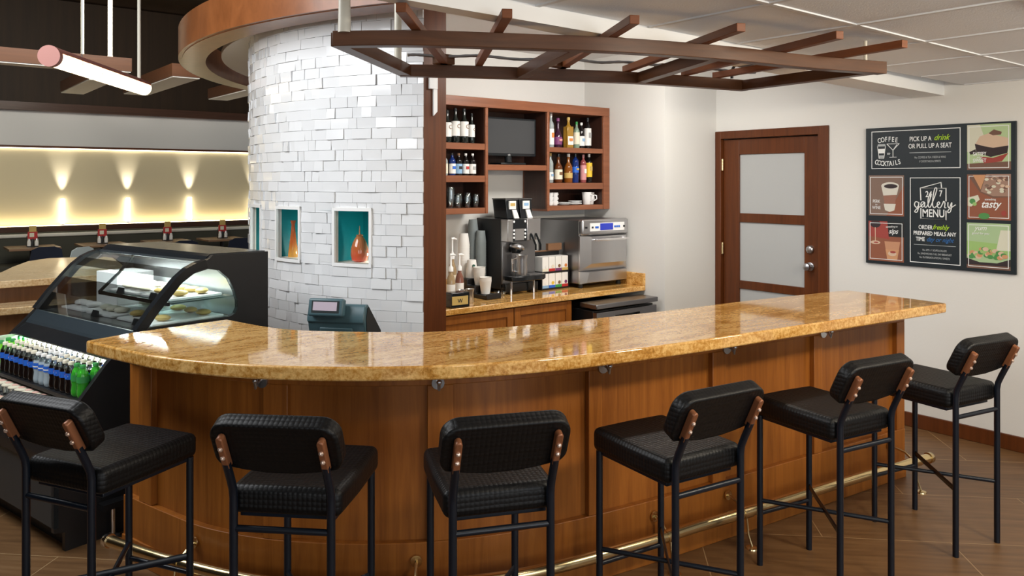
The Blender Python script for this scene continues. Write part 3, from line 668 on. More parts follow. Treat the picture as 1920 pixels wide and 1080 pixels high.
# television
tv = thing('television', 'small black flat television in the middle bay of the shelf unit', 'television', (4.015, 5.04, 1.8832))
MB().box(-.285, .28, -.02, .025, .07, .385).build('casing', 'black_gloss', tv, bevel=.006)
MB().box(-.27, .262, -.0215, -.019, .095, .368).build('screen', 'tv', tv, smooth=0)
MB().tube([(0, .0, .02), (0, .01, .10)], .03, 10).build('stand_neck', 'black_gloss', tv)
MB().box(-.13, .13, -.07, .08, 0, .018).build('stand_base', 'black_gloss', tv, bevel=.006)
def text_mesh(s, size, shear=0, weight=0, align='CENTER', sx=1.0, spacing=1.0):
    cu = bpy.data.curves.new('text', 'FONT'); cu.body = s; cu.size = size; cu.shear = shear; cu.offset = weight; cu.align_x = align; cu.extrude = .0006; cu.space_character = spacing
    ob = bpy.data.objects.new('text', cu); COL.objects.link(ob)
    dg = bpy.context.evaluated_depsgraph_get(); me = bpy.data.meshes.new_from_object(ob.evaluated_get(dg))
    bpy.data.objects.remove(ob); bpy.data.curves.remove(cu)
    if sx != 1: me.transform(Matrix.Scale(sx, 4, (1, 0, 0)))
    return me
def put_text(name, s, m, parent, mtx, **kw):
    me = text_mesh(s, **kw); me.transform(mtx); me.materials.clear(); me.materials.append(M[m])
    o = bpy.data.objects.new(name, me); COL.objects.link(o); o.parent = parent; return o
def facing(x, y, z, rx=Vector((1, 0, 0)), n=Vector((0, -1, 0))):   # text frame: right vector, up = world z tilt, out normal
    up = n.cross(rx); m_ = Matrix((rx, up, n)).transposed().to_4x4(); m_.translation = (x, y, z); return m_
put_text('logo', 'LG', 'chalk', tv, facing(-.01, -.0225, .076), size=.018)
# worktop
wt = thing('back_worktop', 'gold granite worktop with backsplash along the back wall', 'worktop', (4, 4.86, .84))
MB().box(2.894, 5.07, 4.50, 5.24, .825, .868).build('slab', 'granite', wt, world=True, bevel=.005)
b_ = MB(); b_.box(5.043, 5.07, 4.50, 5.24, .868, .972); b_.box(2.894, 5.043, 5.215, 5.24, .868, .972); tag(b_.build('backsplash', 'granite', bevel=.003), 'low granite backsplash strip standing along the back worktop edge', 'backsplash')
bc = thing('base_cabinet', 'dark cherry base cabinet with two doors under the back worktop', 'cabinet', (3.57, 4.86, 0))
MB().box(2.90, 4.245, 4.545, 5.235, .08, .825).build('body', 'cherry_dark', bc, world=True)
MB().box(2.90, 4.245, 4.60, 5.2, 0, .08).build('plinth', 'black_panel', bc, world=True)
for x0, x1, kx in ((2.915, 3.653, 3.622), (3.661, 4.235, 3.692)):
    d_ = MB(); d_.box(x0, x1, 4.532, 4.545, .10, .815)
    for a in ((x0, x0+.06, .10, .815), (x1-.06, x1, .10, .815), (x0+.06, x1-.06, .10, .17), (x0+.06, x1-.06, .755, .815)): d_.box(a[0], a[1], 4.522, 4.534, a[2], a[3])
    d_ = d_.build('door', 'cherry', bc, world=True, bevel=.002)
    k = MB().lathe([(.006, 0), (.006, .014), (.014, .02), (.015, .028), (.006, .034)]).xf(Matrix.Translation((kx-3.57, 4.522-4.86, .772)) @ Matrix.Rotation(R_(90), 4, 'X')); k.build('knob', 'chrome', d_)
fg = thing('undercounter_fridge', 'dark steel undercounter fridge standing forward beneath the worktop', 'fridge', (4.65, 4.7, 0))
MB().box(4.31, 5.0, 4.36, 5.15, .08, .745).build('body', 'black_panel', fg, world=True, bevel=.004)
MB().box(4.30, 5.01, 4.31, 4.50, .762, .80).build('top', 'steel_dark', fg, world=True, bevel=.006)
d_ = MB(); d_.box(4.31, 4.515, 4.32, 4.36, .10, .735); d_.box(4.80, 5.0, 4.32, 4.36, .10, .735); d_.box(4.515, 4.80, 4.32, 4.36, .10, .635); d_.box(4.515, 4.80, 4.32, 4.36, .70, .735)
d_ = d_.build('door', 'steel_dark', fg, world=True)
MB().box(4.515, 4.80, 4.352, 4.358, .635, .70).build('handle_recess', 'black_panel', fg, world=True)
for x in (4.36, 4.95):
    for y in (4.42, 5.08): MB().tube([(x, y, 0), (x, y, .08)], .02).build('foot', 'steel_dark', fg, world=True)
WZ = .8692
# microwave style oven
ov = thing('speed_oven', 'stainless countertop oven with blue display beside the alcove wall', 'oven', (4.765, 4.9, WZ))
x0, x1, yf, yb = -.275, .275, -.25, .30
MB().box(x0+.004, x1-.004, yf+.06, yb, .035, .56).build('casing', 'steel_dark', ov, bevel=.006)
MB().box(x0, x1, yf+.015, yf+.075, .435, .565).build('control_panel', 'steel', ov, bevel=.018, seg=3)
fp = MB().box(x0+.085, x1-.06, yf+.010, yf+.018, .468, .535).build('key_plate', 'white', ov)
MB().box(-.075, .075, yf+.006, yf+.012, .475, .53).build('display', 'blue_screen', ov, smooth=0)
for bx in (-.235, -.165, -.125, -.105, .10, .125, .15, .21):
    MB().box(bx-.009, bx+.009, yf+.006, yf+.013, .492, .508).build('button', 'lb_blue' if abs(bx) < .16 else 'lb_black', ov)
dr_ = MB(); o1 = [(x0, .145), (x1, .145), (x1, .43), (x0, .43)]; i1 = [(x0+.10, .20), (x1-.035, .20), (x1-.035, .425), (x0+.10, .425)]
def fr_quad(mb, A, B, ya, yb_):
    for i in range(4):
        j = (i+1) % 4; mb.face([(A[i][0], ya, A[i][1]), (A[j][0], ya, A[j][1]), (B[j][0], yb_, B[j][1]), (B[i][0], yb_, B[i][1])])
fr_quad(dr_, o1, i1, yf+.045, yf+.012); dr_.face([(a, yf+.012, b) for a, b in i1]); dr_.box(x0, x1, yf+.045, yf+.06, .145, .43)
dr_ = dr_.build('door', 'steel', ov, smooth=20)
h = MB().tube([(x0+.13, yf+.012, .395), (x0+.135, yf-.02, .397), (x1-.055, yf-.02, .397), (x1-.05, yf+.012, .395)], .009, 10).build('handle', 'chrome', dr_)
lw = MB(); o2 = [(x0, .035), (x1, .035), (x1, .138), (x0, .138)]; i2 = [(x0+.055, .045), (x1-.02, .045), (x1-.02, .13), (x0+.085, .13)]
fr_quad(lw, o2, i2, yf+.045, yf+.02); lw.face([(a, yf+.02, b) for a, b in i2]); lw.box(x0, x1, yf+.045, yf+.06, .035, .138); lw.build('lower_panel', 'steel', ov, smooth=20)
for fx in (x0+.05, x1-.05):
    for fy in (yf+.09, yb-.05): MB().lathe([(.022, 0), (.016, .036)]).xf(Matrix.Translation((fx, fy, 0))).build('foot', 'rubber', ov)
# coffee machine
cm = thing('coffee_machine', 'tall black and silver coffee machine with two bean hoppers', 'coffee machine', (3.985, 4.98, WZ))
MB().box(-.175, .165, -.10, .22, .03, .585).build('body', 'black_panel', cm, bevel=.006)
MB().box(-.172, -.118, -.185, -.10, .41, .582).build('side_trim', 'steel', cm, bevel=.004)
MB().box(-.118, .022, -.18, -.10, .41, .582).build('control_panel', 'black_gloss', cm, bevel=.003)
MB().box(-.095, -.005, -.183, -.178, .418, .508).build('menu_card', 'steel', cm)
for z in (.565, .497, .468, .440):
    for x in (-.106, .008): MB().lathe([(.009, 0), (.009, .004)], n=12).xf(Matrix.Translation((x, -.18, z)) @ Matrix.Rotation(R_(90), 4, 'X')).build('button', 'white', cm)
wpn = MB().box(.022, .163, -.188, -.10, .415, .585).build('steam_panel', 'steel', cm, bevel=.003)
for x in (.062, .112): MB().tube([(x, -.19, .465), (x+.004, -.205, .435), (x+.028, -.215, .375), (x+.032, -.21, .335)], .008, 8).build('steam_lever', 'black_gloss', cm)
MB().box(-.172, .163, -.12, -.10, .05, .41).build('back_plate', 'steel_dark', cm, bevel=.003)
sp = MB(); sp.sphere((0, 0, 0), .06, 16, 10, (1.0, 1.1, .55)); sp.xf(Matrix.Translation((-.06, -.165, .362)) @ Matrix.Rotation(R_(18), 4, 'Y')); sp.build('brew_spout', 'steel', cm)
MB().tube([(-.07, -.165, .352), (-.07, -.165, .318)], [.05, .035], 14).build('spout_nozzle', 'black_gloss', cm)
MB().prism([(-.172, -.14), (-.172, -.24), (-.10, -.275), (.12, -.275), (.182, -.23), (.182, -.14)], .105, .145).build('drip_tray', 'black_gloss', cm, bevel=.006)
MB().box(.01, .14, -.235, -.15, .145, .149).build('drip_grate', 'steel', cm)
MB().box(-.172, .163, -.16, -.10, .01, .08).build('base', 'black_gloss', cm, bevel=.004)
for x in (-.15, .08): MB().tube([(x, -.20, 0), (x, -.20, .11)], .010, 10).build('leg', 'chrome', cm)
for x in (-.135, .135):
    for y in (-.08, .2): MB().tube([(x, y, 0), (x, y, .04)], .018, 10).build('foot', 'rubber', cm)
for i, x in enumerate((-.055, .085)):
    h = MB(); h.hull8([(x-.06, -.11, .585), (x+.06, -.11, .585), (x+.06, .06, .585), (x-.06, .06, .585)], [(x-.065, -.09, .735), (x+.065, -.09, .735), (x+.065, .08, .735), (x-.065, .08, .735)])
    h = h.build('bean_hopper', 'black_gloss', cm, bevel=.005)
    MB().box(x-.068, x+.068, -.095, .083, .735, .745).build('hopper_lid', 'steel_dark', h)
    MB().box(x-.038, x+.030, -.108, -.096, .66, .725).build('hopper_tag', 'lb_white', h)
    MB().box(x-.028, x+.020, -.1095, -.107, .685, .708).build('tag_print', 'lb_gold' if i == 0 else 'lb_sky', h)
    MB().hull8([(x-.015, -.115, .655), (x+.028, -.115, .655), (x+.028, -.105, .655), (x-.015, -.105, .655)], [(x+.0, -.125, .587), (x+.05, -.125, .587), (x+.05, -.112, .587), (x+.0, -.112, .587)]).build('hopper_slip', 'lb_white', h)
# steel pitcher with a handle under the spout
pt = thing('glass_pitcher', 'clear handled pitcher standing on the drip tray of the coffee machine', 'pitcher', (3.925, 4.765, WZ+.1462)); pt.scale = (1.35, 1.35, 1.38)
MB().lathe([(.033, 0), (.036, .02), (.033, .09), (.037, .115), (.034, .115), (.030, .09), (.033, .02), (.002, .006)], n=18, cap=False).build('jug', 'steel', pt)
MB().tube([(-.035, 0, .10), (-.07, -.005, .095), (-.068, -.005, .03), (-.035, 0, .022)], .006, 8).build('handle', 'chrome', pt)
# tea box stand
ts = thing('tea_stand', 'black two-tier stand between coffee machine and oven', 'stand', (4.345, 4.87, WZ))
b_ = MB(); b_.box(-.165, .13, -.06, .07, 0, .012); b_.box(-.165, .13, -.06, .07, .135, .147); b_.box(-.165, .13, .062, .074, 0, .30)
b_.box(-.168, -.160, -.06, .07, 0, .147); b_.box(.125, .133, -.06, .07, 0, .147); b_.build('frame', 'black_panel', ts, bevel=.002)
MB().box(-.02, .13, .03, .06, .31, .365).build('header_sign', 'lb_brown', ts)
MB().box(-.165, .13, .055, .062, .30, .31).build('top_edge', 'lb_brown', ts)
cols = [['lb_white', 'lb_yellow', 'lb_brown', 'lb_purple'], ['lb_white', 'lb_cream', 'lb_brown', 'lb_orange']]; bcol = [['lb_sky', 'lb_blue', 'lb_green', 'lb_red'], ['lb_cream', 'lb_red', 'lb_purple', 'lb_gold']]
wn = [['leftmost', 'second', 'third', 'rightmost'], ['leftmost', 'second', 'third', 'rightmost']]
for r_ in range(2):
    for k in range(4):
        t = thing('tea_box', '%s white tea box from the left on the %s tier of the stand' % (wn[r_][k], ['lower', 'upper'][r_]), 'tea box', (4.345-.125+.0715*k, 4.865, WZ+.0132+.135*r_), group='white tea boxes on the stand')
        MB().box(-.033, .033, -.05, .05, 0, .118).build('carton', 'lb_white', t, bevel=.001)
        MB().box(-.033, .033, -.0515, -.049, 0, .022).build('colour_band', bcol[r_][k], t)
        q = MB(); q.lathe([(.014, 0), (.014, .002)], n=10); q.xf(Matrix.Translation((.008, -.0515, .040)) @ Matrix.Rotation(R_(90), 4, 'X')); q.build('picture', cols[r_][k], t)

# ---------------------------------------------------------------- bottles, glasses and cups
def lathe_obj(prof, m, par, n=16, name='x', dz=0): return MB().lathe(prof, 0, 0, dz, n).build(name, m, par)
def bottle(x, y, z, h, r, glass, label, lz, cap, lab, neck=.3, square=False, group=None, mark=None, sh=.08):
    t = thing('bottle', lab, 'bottle', (x, y, z), group=group)
    hb = h*(1-neck)
    if square:
        b_ = MB(); b_.box(-r, r, -r*.8, r*.8, 0, hb); b_.lathe([(r*.8, hb-.004), (r*.36, hb+h*.06), (r*.32, h*.93)], n=14); b_.build('glass', glass, t, bevel=.006)
        if label: MB().box(-r*.85, r*.85, -r*.8-.0015, -r*.8+.001, h*lz[0], h*lz[1]).build('paper_label', label, t)
    else:
        lathe_obj([(r*.9, 0), (r, .008), (r, hb*(1-sh)), (r*.85, hb*(1.02)), (r*.42, hb+h*neck*.30), (r*.36, h*.93)], glass, t, name='glass')
        if label: lathe_obj([(r+.0012, h*lz[0]), (r+.0012, h*lz[1])], label, t, name='paper_label')
    if mark: MB().box(-r*.45, r*.45, -r-.004, -r*.7, h*(lz[0]*.55+lz[1]*.45), h*(lz[0]*.25+lz[1]*.75)).build('label_mark', mark, t)
    lathe_obj([(r*.40, h*.90), (r*.42, h), (r*.2, h+.002)], cap, t, n=12, name='cap')
    return t
W1 = 2.0442
for x, lab, h, ph in [(3.376, 'dark wine bottle with white C label, leftmost on upper left shelf', .245, 0), (3.452, 'dark wine bottle with white C label, second from left on upper left shelf', .268, .02), (3.534, 'dark wine bottle with white C label, third from left on upper left shelf', .268, .02), (3.606, 'slimmer dark wine bottle, rightmost on the upper left shelf', .235, .03)]:
    t = bottle(x, 4.985, W1, h, .034 if h > .24 else .024, 'black_glass', 'lb_white', (.18+ph, .62), 'black_gloss', lab, neck=.38)
    put_text('label_letter', 'C', 'lb_brown', t, facing(.008, -.0375 if h > .24 else -.027, h*.42), size=.045 if h > .24 else .03)
W2 = 1.7962
for x, g_, lb, cp, mk, lab in [(3.350, 'lq_clear', 'lb_cream', 'lb_white', None, 'pale bottle, leftmost on the middle left shelf beside the post'), (3.422, 'lq_blue', 'lb_white', 'black_gloss', 'lb_blue', 'blue and white labelled bottle, second on the middle left shelf'), (3.482, 'lq_dark', 'lb_sky', 'lb_brown', 'lb_black', 'dark bottle with grey blue label, third on the middle left shelf'),
                               (3.548, 'lq_dark', 'lb_white', 'lb_white', 'lb_red', 'dark bottle with red marked label, fourth on the middle left shelf'), (3.614, 'lq_dark', 'lb_white', 'lb_white', 'lb_grey', 'dark bottle with white patterned label, rightmost on the middle left shelf')]:
    bottle(x, 4.985, W2, .17, .027, g_, lb, (.08, .52), cp, lab, mark=mk)
def tumbler(x, y, z, h, r, lab, n=16):
    o = MB().lathe([(r*.62, 0), (r*.72, h*.1), (r, h*.55), (r*.8, h), (r*.77, h), (r*.96, h*.55), (r*.68, h*.12), (.001, .006)], n=n, cap=False).build('drinking_glass', 'tumbler'); o.location = (x, y, z)
    return tag(o, lab, 'glass', 'upturned glasses on the lower left shelf')
GL = [(3.37, .15, .028), (3.41, .16, .028), (3.45, .155, .028), (3.475, .10, .026), (3.52, .11, .029), (3.565, .10, .028), (3.605, .115, .032), (3.65, .105, .029)]
for i, (x, h, r) in enumerate(GL):
    tumbler(x, 4.985 if i % 2 else 5.03, 1.5462, h, r, 'clear glass on the lower left shelf, %s from the left' % ['first', 'second', 'third', 'fourth', 'fifth', 'sixth', 'seventh', 'last'][i])
U1 = 2.0372
bottle(4.444, 5.0, U1, .285, .026, 'lq_clear', 'lb_white', (.08, .55), 'lb_white', 'tall clear bottle with white label, leftmost on the upper right shelf', neck=.3, mark='lb_orange')
bottle(4.523, 5.0, U1, .25, .036, 'lq_plum', 'lb_purple', (.10, .36), 'lb_purple', 'round dark purple liqueur bottle on the upper right shelf', neck=.55, mark='lb_pink')
bottle(4.575, 5.06, U1, .185, .022, 'lq_gold', 'lb_yellow', (.2, .8), 'lb_yellow', 'small yellow bottle standing behind on the upper right shelf', neck=.2)
bottle(4.645, 5.0, U1, .265, .036, 'lq_gold', 'lb_white', (.10, .38), 'lb_gold', 'square amber bottle with white label on the upper right shelf', square=True, mark='lb_orange')
bottle(4.70, 5.03, U1, .17, .016, 'lq_clear', 'lb_white', (.1, .5), 'steel', 'slim clear bottle behind the square one, upper right shelf', neck=.25)
bottle(4.742, 5.0, U1, .23, .026, 'lq_pale_green', 'lb_cream', (.15, .6), 'lb_green', 'pale green bottle on the upper right shelf', neck=.3)
bottle(4.80, 5.0, U1, .225, .028, 'lq_dark', 'lb_white', (.10, .48), 'lb_white', 'dark bottle with white cap and white label, upper right shelf', neck=.3, mark='lb_sky')
bottle(4.876, 5.0, U1, .27, .031, 'lq_dark', 'lb_white', (.10, .66), 'black_gloss', 'dark bottle with two white labels, rightmost on the upper right shelf', neck=.28, mark='lb_grey')
U2 = 1.7382
bottle(4.438, 5.0, U2, .25, .025, 'lq_clear', 'lb_white', (.10, .36), 'lb_gold', 'clear bottle with white label, leftmost on the middle right shelf', mark='lb_sky')
bottle(4.528, 5.0, U2, .245, .035, 'lq_whisky', 'lb_cream', (.12, .46), 'black_gloss', 'dark whisky bottle with cream label on the middle right shelf', neck=.42, mark='lb_brown')
bottle(4.585, 5.07, U2, .22, .024, 'lq_gold', 'lb_yellow', (.2, .6), 'lb_gold', 'golden bottle standing at the back of the middle right shelf')
bottle(4.645, 5.0, U2, .248, .036, 'lq_amber', 'lb_gold', (.16, .34), 'lb_white', 'amber bottle with narrow gold label on the middle right shelf', neck=.42)
bottle(4.728, 5.0, U2, .25, .029, 'lq_blue', 'lb_blue', (.35, .55), 'black_gloss', 'deep blue glass bottle on the middle right shelf', neck=.22, mark='lb_gold')
bottle(4.772, 5.06, U2, .19, .022, 'lq_clear', 'lb_sky', (.2, .7), 'steel', 'clear bottle with sky blue label behind the blue one, middle right shelf')
bottle(4.822, 5.0, U2, .245, .027, 'lq_rose', 'lb_pink', (.10, .62), 'lb_pink', 'pink labelled bottle on the middle right shelf', neck=.25, mark='lb_white')
bottle(4.892, 5.0, U2, .25, .028, 'lq_dark', 'lb_yellow', (.2, .70), 'lb_white', 'dark bottle with tall yellow label, rightmost on the middle right shelf', neck=.25, mark='lb_gold')
# cups, saucers, mugs
def cup(x, y, z, r, h, lab, grp, name='mug', hr=None):
    t = thing(name, lab, 'cup' if name == 'coffee_cup' else 'mug', (x, y, z), group=grp)
    MB().lathe([(r*.72, 0), (r*.8, .004), (r, h), (r*.93, h), (r*.74, .008), (.001, .006)], n=20, cap=False).build('body', 'ceramic', t)
    hr = hr or h*.30
    MB().tube([(r*.9, 0, h*.78), (r*.9+hr, 0, h*.72), (r*.9+hr*1.1, 0, h*.45), (r*.82, 0, h*.28)], .004 if h < .06 else .006, 8).build('handle', 'ceramic', t)
    return t
U3 = 1.5472
for i, x in enumerate((4.425, 4.478)):
    for k in range(3): cup(x, 4.99, U3+.036*k, .030, .036, 'small white cup, %s in the %s stack on the lower right shelf' % (['bottom', 'middle', 'top'][k], ['left', 'right'][i]), 'stacked cups on the lower right shelf', 'coffee_cup')
for i, x in enumerate((4.582, 4.704)):
    for k in range(3 if i else 2):
        o = MB().lathe([(.03, 0), (.036, .004), (.060, .010), (.058, .013), (.03, .006)], n=24).build('saucer', 'ceramic'); o.location = (x, 4.98, U3+.011*k)
        tag(o, 'white saucer, %s of the %s pile on the lower right shelf' % (['bottom', 'second', 'top'][k], ['left', 'right'][i]), 'saucer', 'saucers on the lower right shelf')
q = cup(4.850, 4.985, U3, .044, .108, 'tall white mug, left of the two on the lower right shelf', 'white mugs on the lower right shelf'); q.rotation_euler.z = R_(-78)
q = cup(4.936, 5.035, U3, .042, .105, 'tall white mug, right of the two, next to the shelf end', 'white mugs on the lower right shelf', hr=.022); q.rotation_euler.z = R_(-52)
# coffee station at the left end of the worktop
for k in range(20):
    o = MB().lathe([(.046, 0), (.047, .006), (.034, .10), (.001, .10)], n=18, cap=False).build('paper_cup', 'paper'); o.location = (3.605, 5.09, WZ+.0195*k)
    tag(o, 'upturned paper cup in the tall stack by the wall, number %d from the bottom' % (k+1) if 0 < k < 19 else ('lowest' if k == 0 else 'topmost')+' upturned paper cup in the tall stack by the wall', 'paper cup', 'tall stack of paper cups')
for s_, (x, y, n_) in enumerate([(3.745, 5.16, 23), (3.765, 5.08, 19)]):
    for k in range(n_):
        o = MB().lathe([(.044, 0), (.045, .004), (.034, .10), (.032, .10), (.043, .004)], n=14, cap=False).build('plastic_cup', 'plastic_cup'); o.location = (x, y, WZ+.0215*k)
        tag(o, 'clear plastic cup in the %s stack, number %d from the bottom' % (['taller back', 'shorter front'][s_], k+1), 'plastic cup', 'stacks of clear plastic cups')
oz = thing('cup_organizer', 'black stepped organizer tray holding three stacks of white cups', 'organizer', (3.60, 4.9, WZ))
MB().ext([(-.22, 0), (.13, 0), (.13, .13), (.034, .13), (.034, .085), (-.065, .085), (-.065, .03), (-.20, .03), (-.22, .045)], lambda a, b, w: (w, a, b), -.075, .062).build('tray', 'black_panel', oz, bevel=.005)
for x, y, z, n_, lab, lg in [(3.605, 4.983, WZ+.1312, 3, 'back', 1), (3.605, 4.884, WZ+.0862, 4, 'middle', 0), (3.590, 4.785, WZ+.0312, 3, 'front', 0)]:
    for k in range(n_):
        if lg: o = MB().lathe([(.046, 0), (.047, .006), (.034, .10), (.001, .10)], n=18, cap=False).build('paper_cup', 'paper')
        else: o = MB().lathe([(.034, 0), (.0345, .003), (.046, .095), (.048, .098), (.0454, .098), (.0339, .006), (.001, .006)], n=18, cap=False).build('paper_cup', 'paper')
        o.location = (x, y, z+(.0195 if lg else .013)*k)
        tag(o, 'white paper cup in the %s stack on the black organizer, %s in its stack' % (lab, ['lowest', 'second', 'third', 'topmost'][k if k < n_-1 else 3]), 'paper cup', 'white cups on the organizer')
        if lg and k == n_-1:
            MB().lathe([(.013, 0), (.013, .004)], n=14).xf(Matrix.Translation((-.010, -.0385, .055)) @ Matrix.Rotation(R_(82), 4, 'X')).build('cup_emblem', 'emblem_green', o)
def pump(x, y, h, m, lb, lab):
    t = thing('syrup_bottle', lab, 'syrup bottle', (x, y, WZ), group='syrup pump bottles')
    lathe_obj([(.030, 0), (.032, .006), (.032, h*.45), (.026, h*.52), (.014, h*.60), (.014, h*.66)], m, t, name='bottle_body')
    lathe_obj([(.0328, h*.10), (.0328, h*.38)], lb, t, name='paper_label')
    b_ = MB(); b_.lathe([(.018, h*.64), (.018, h*.72), (.007, h*.76), (.006, h*.97)], n=14); b_.tube([(-.008, 0, h*.975), (.012, -.004, h*.985), (.034, -.01, h*.965)], [.010, .009, .005], 8); b_.build('pump', 'white', t)
pump(3.40, 4.95, .455, 'lq_syrup', 'lb_cream', 'tallest white pump syrup bottle, standing behind the other two')
pump(3.243, 4.74, .355, 'lq_syrup', 'lb_white', 'white pump syrup bottle in front, nearest the wooden post')
pump(3.361, 4.80, .345, 'lq_syrup_red', 'lb_white', 'white pump syrup bottle in front, nearest the cup organizer')
bottle(3.20, 4.86, WZ, .22, .035, 'lq_amber', 'lb_white', (.3, .6), 'black_gloss', 'amber bottle partly hidden behind the post on the back worktop')
for x, y, lab in ((3.275, 4.66, 'steel milk cup left of the other, in front of the syrup bottles'), (3.355, 4.66, 'steel milk cup on the right, in front of the syrup bottles')):
    o = MB().lathe([(.028, 0), (.030, .005), (.026, .07), (.033, .10), (.030, .10), (.024, .07), (.001, .01)], n=18, cap=False).build('milk_cup', 'steel'); o.location = (x, y, WZ); tag(o, lab, 'milk cup', 'steel milk cups')
nb = thing('napkin_box', 'black and tan holder marked W at the front left of the worktop', 'napkin holder', (3.19, 4.56, WZ), R_(-4))
MB().box(-.09, .06, -.045, .045, 0, .105).build('holder', 'black_gloss', nb, bevel=.006)
MB().box(-.085, .045, -.0475, -.044, .02, .080).build('tan_panel', 'lb_gold', nb)
put_text('letter', 'W', 'lb_black', nb, facing(-.02, -.049, .035), size=.04)
ob = MB().lathe([(.03, 0), (.05, .03), (.052, .034), (.001, .034)], n=20).build('lid_stack', 'plastic_clear'); ob.location = (3.735, 4.79, WZ); tag(ob, 'small clear lid pile beside the cup organizer', 'lids')

# ---------------------------------------------------------------- register on its stand
rs = thing('register_stand', 'low dark stand carrying the register behind the bar', 'stand', (2.02, 3.96, 0), R_(-50))
MB().box(-.20, .20, -.10, .30, 0, .84).build('body', 'black_panel', rs); MB().box(-.22, .22, -.12, .32, .84, .86).build('top', 'steel_dark', rs)
rg = thing('register', 'teal grey point of sale register with a small customer display', 'register', (1.928, 3.903, .8612), R_(-50))
pf = [(.06, 0), (.015, .06), (.0, .125), (-.012, .13), (-.012, .155), (.012, .215), (.03, .225), (.055, .222), (.25, .05), (.25, 0)]
MB().ext(pf, lambda a, b, w: (w, a, b), -.168, .158).build('housing', 'pos', rg, bevel=.006)
MB().ext([(.07, 0), (.03, .06), (.02, .15), (.04, .205), (.055, .21), (.235, .05), (.235, 0)], lambda a, b, w: (w, a, b), .158, .162).build('side_cover', 'pos_dark', rg)
MB().ext([(.048, 0), (.004, .06), (-.004, .10), (.03, .10), (.07, 0)], lambda a, b, w: (w, a, b), -.10, .09).build('front_cover', 'pos', rg, bevel=.006)
db = MB().box(-.10, .10, -.022, .022, -.048, .048).xf(Matrix.Translation((-.045, -.025, .212)) @ Matrix.Rotation(R_(-12), 4, 'X')).build('display', 'pos', rg, bevel=.012, seg=3)
for (a, b, c_, d_), m_, y in [((-.078, .078, -.030, .034), 'pos_dark', -.0228), ((-.070, .066, -.018, .028), 'lcd', -.0236)]:
    MB().box(a, b, y-.0008, y+.001, c_, d_).xf(Matrix.Translation((-.045, -.025, .212)) @ Matrix.Rotation(R_(-12), 4, 'X')).build('display_screen', m_, db if m_ == 'x' else rg)

# ---------------------------------------------------------------- deli display case
dc = thing('display_case', 'black curved glass deli display case with an open drinks shelf below', 'display case', (.644, 4.22, 0), math.atan2(.2436, .970))
def sy(poly, t0, t1): return MB().ext(poly, lambda a, b, w: (a, w, b), t0, t1)
ARC = [(.393, .989), (.470, 1.085), (.547, 1.170), (.61, 1.235), (.666, 1.277), (.72, 1.300), (.776, 1.312)]
OUT = [(.05, .0), (.05, .09), (0, .10), (0, .43), (.112, .69), (.244, .849)]+ARC+[(.805, 1.328), (.824, 1.345), (1.178, 1.339), (1.178, 0)]
WIN = [(.455, .995), (.50, 1.055), (.576, 1.138), (.64, 1.208), (.71, 1.252), (.792, 1.270), (.86, 1.256), (.92, 1.205), (.957, 1.135), (.977, 1.075), (.978, 1.035), (.962, 1.005), (.93, .992)]
FAROPEN = [(.03, .46), (.135, .69), (.262, .84), (.36, .935), (.40, .88), (.60, .88), (.62, .46)]
def panel_with_hole(t0, t1, holes):
    b_ = MB(); bm = b_.bm; faces = []
    for w in (t0, t1):
        es = []
        for loop in [OUT]+holes:
            vs = [bm.verts.new((a, w, z)) for a, z in loop]
            es += [bm.edges.new((vs[i], vs[(i+1) % len(vs)])) for i in range(len(vs))]
        bmesh.ops.triangle_fill(bm, use_beauty=True, use_dissolve=False, edges=es)
    for loop in [OUT]+holes:
        n = len(loop)
        for i in range(n):
            (a, z), (c, d) = loop[i], loop[(i+1) % n]; b_.face([(a, t0, z), (c, t0, d), (c, t1, d), (a, t1, z)])
    bmesh.ops.remove_doubles(bm, verts=bm.verts, dist=1e-5)
    return b_
panel_with_hole(0, .03, [WIN]).build('end_panel', 'black_panel', dc, smooth=0)
panel_with_hole(1.17, 1.20, [WIN]).build('end_panel', 'black_panel', dc, smooth=0)
for t in (.013, 1.183): sy(WIN, t, t+.005).build('side_window', 'glass', dc, smooth=0)
g = MB()
def arcsheet(mb, t0, t1, th):
    inn = offset(ARC, -th)
    for i in range(len(ARC)-1):
        mb.hull8([(ARC[i][0], t0, ARC[i][1]), (ARC[i+1][0], t0, ARC[i+1][1]), (inn[i+1][0], t0, inn[i+1][1]), (inn[i][0], t0, inn[i][1])], [(ARC[i][0], t1, ARC[i][1]), (ARC[i+1][0], t1, ARC[i+1][1]), (inn[i+1][0], t1, inn[i+1][1]), (inn[i][0], t1, inn[i][1])])
    return mb
g = MB(); inn = offset(ARC, -.004)
for i in range(len(ARC)-1): g.face([(ARC[i][0], .03, ARC[i][1]), (ARC[i+1][0], .03, ARC[i+1][1]), (ARC[i+1][0], 1.17, ARC[i+1][1]), (ARC[i][0], 1.17, ARC[i][1])])
g.build('front_glass', 'glass', dc, smooth=60)
for t0, t1 in ((-.012, .032), (1.168, 1.212)):
    b_ = MB(); o1 = offset(ARC, .010); o2 = offset(ARC, -.035)
    for i in range(len(ARC)-1):
        b_.hull8([(o1[i][0], t0, o1[i][1]), (o1[i+1][0], t0, o1[i+1][1]), (o2[i+1][0], t0, o2[i+1][1]), (o2[i][0], t0, o2[i][1])], [(o1[i][0], t1, o1[i][1]), (o1[i+1][0], t1, o1[i+1][1]), (o2[i+1][0], t1, o2[i+1][1]), (o2[i][0], t1, o2[i][1])])
    b_.build('glass_frame', 'black_gloss', dc, smooth=60)
sy([(.776, 1.306), (.79, 1.318), (.806, 1.336), (.824, 1.349), (1.178, 1.343), (1.178, 1.325), (.84, 1.328), (.80, 1.305)], .03, 1.17).build('roof', 'black_gloss', dc, smooth=0)
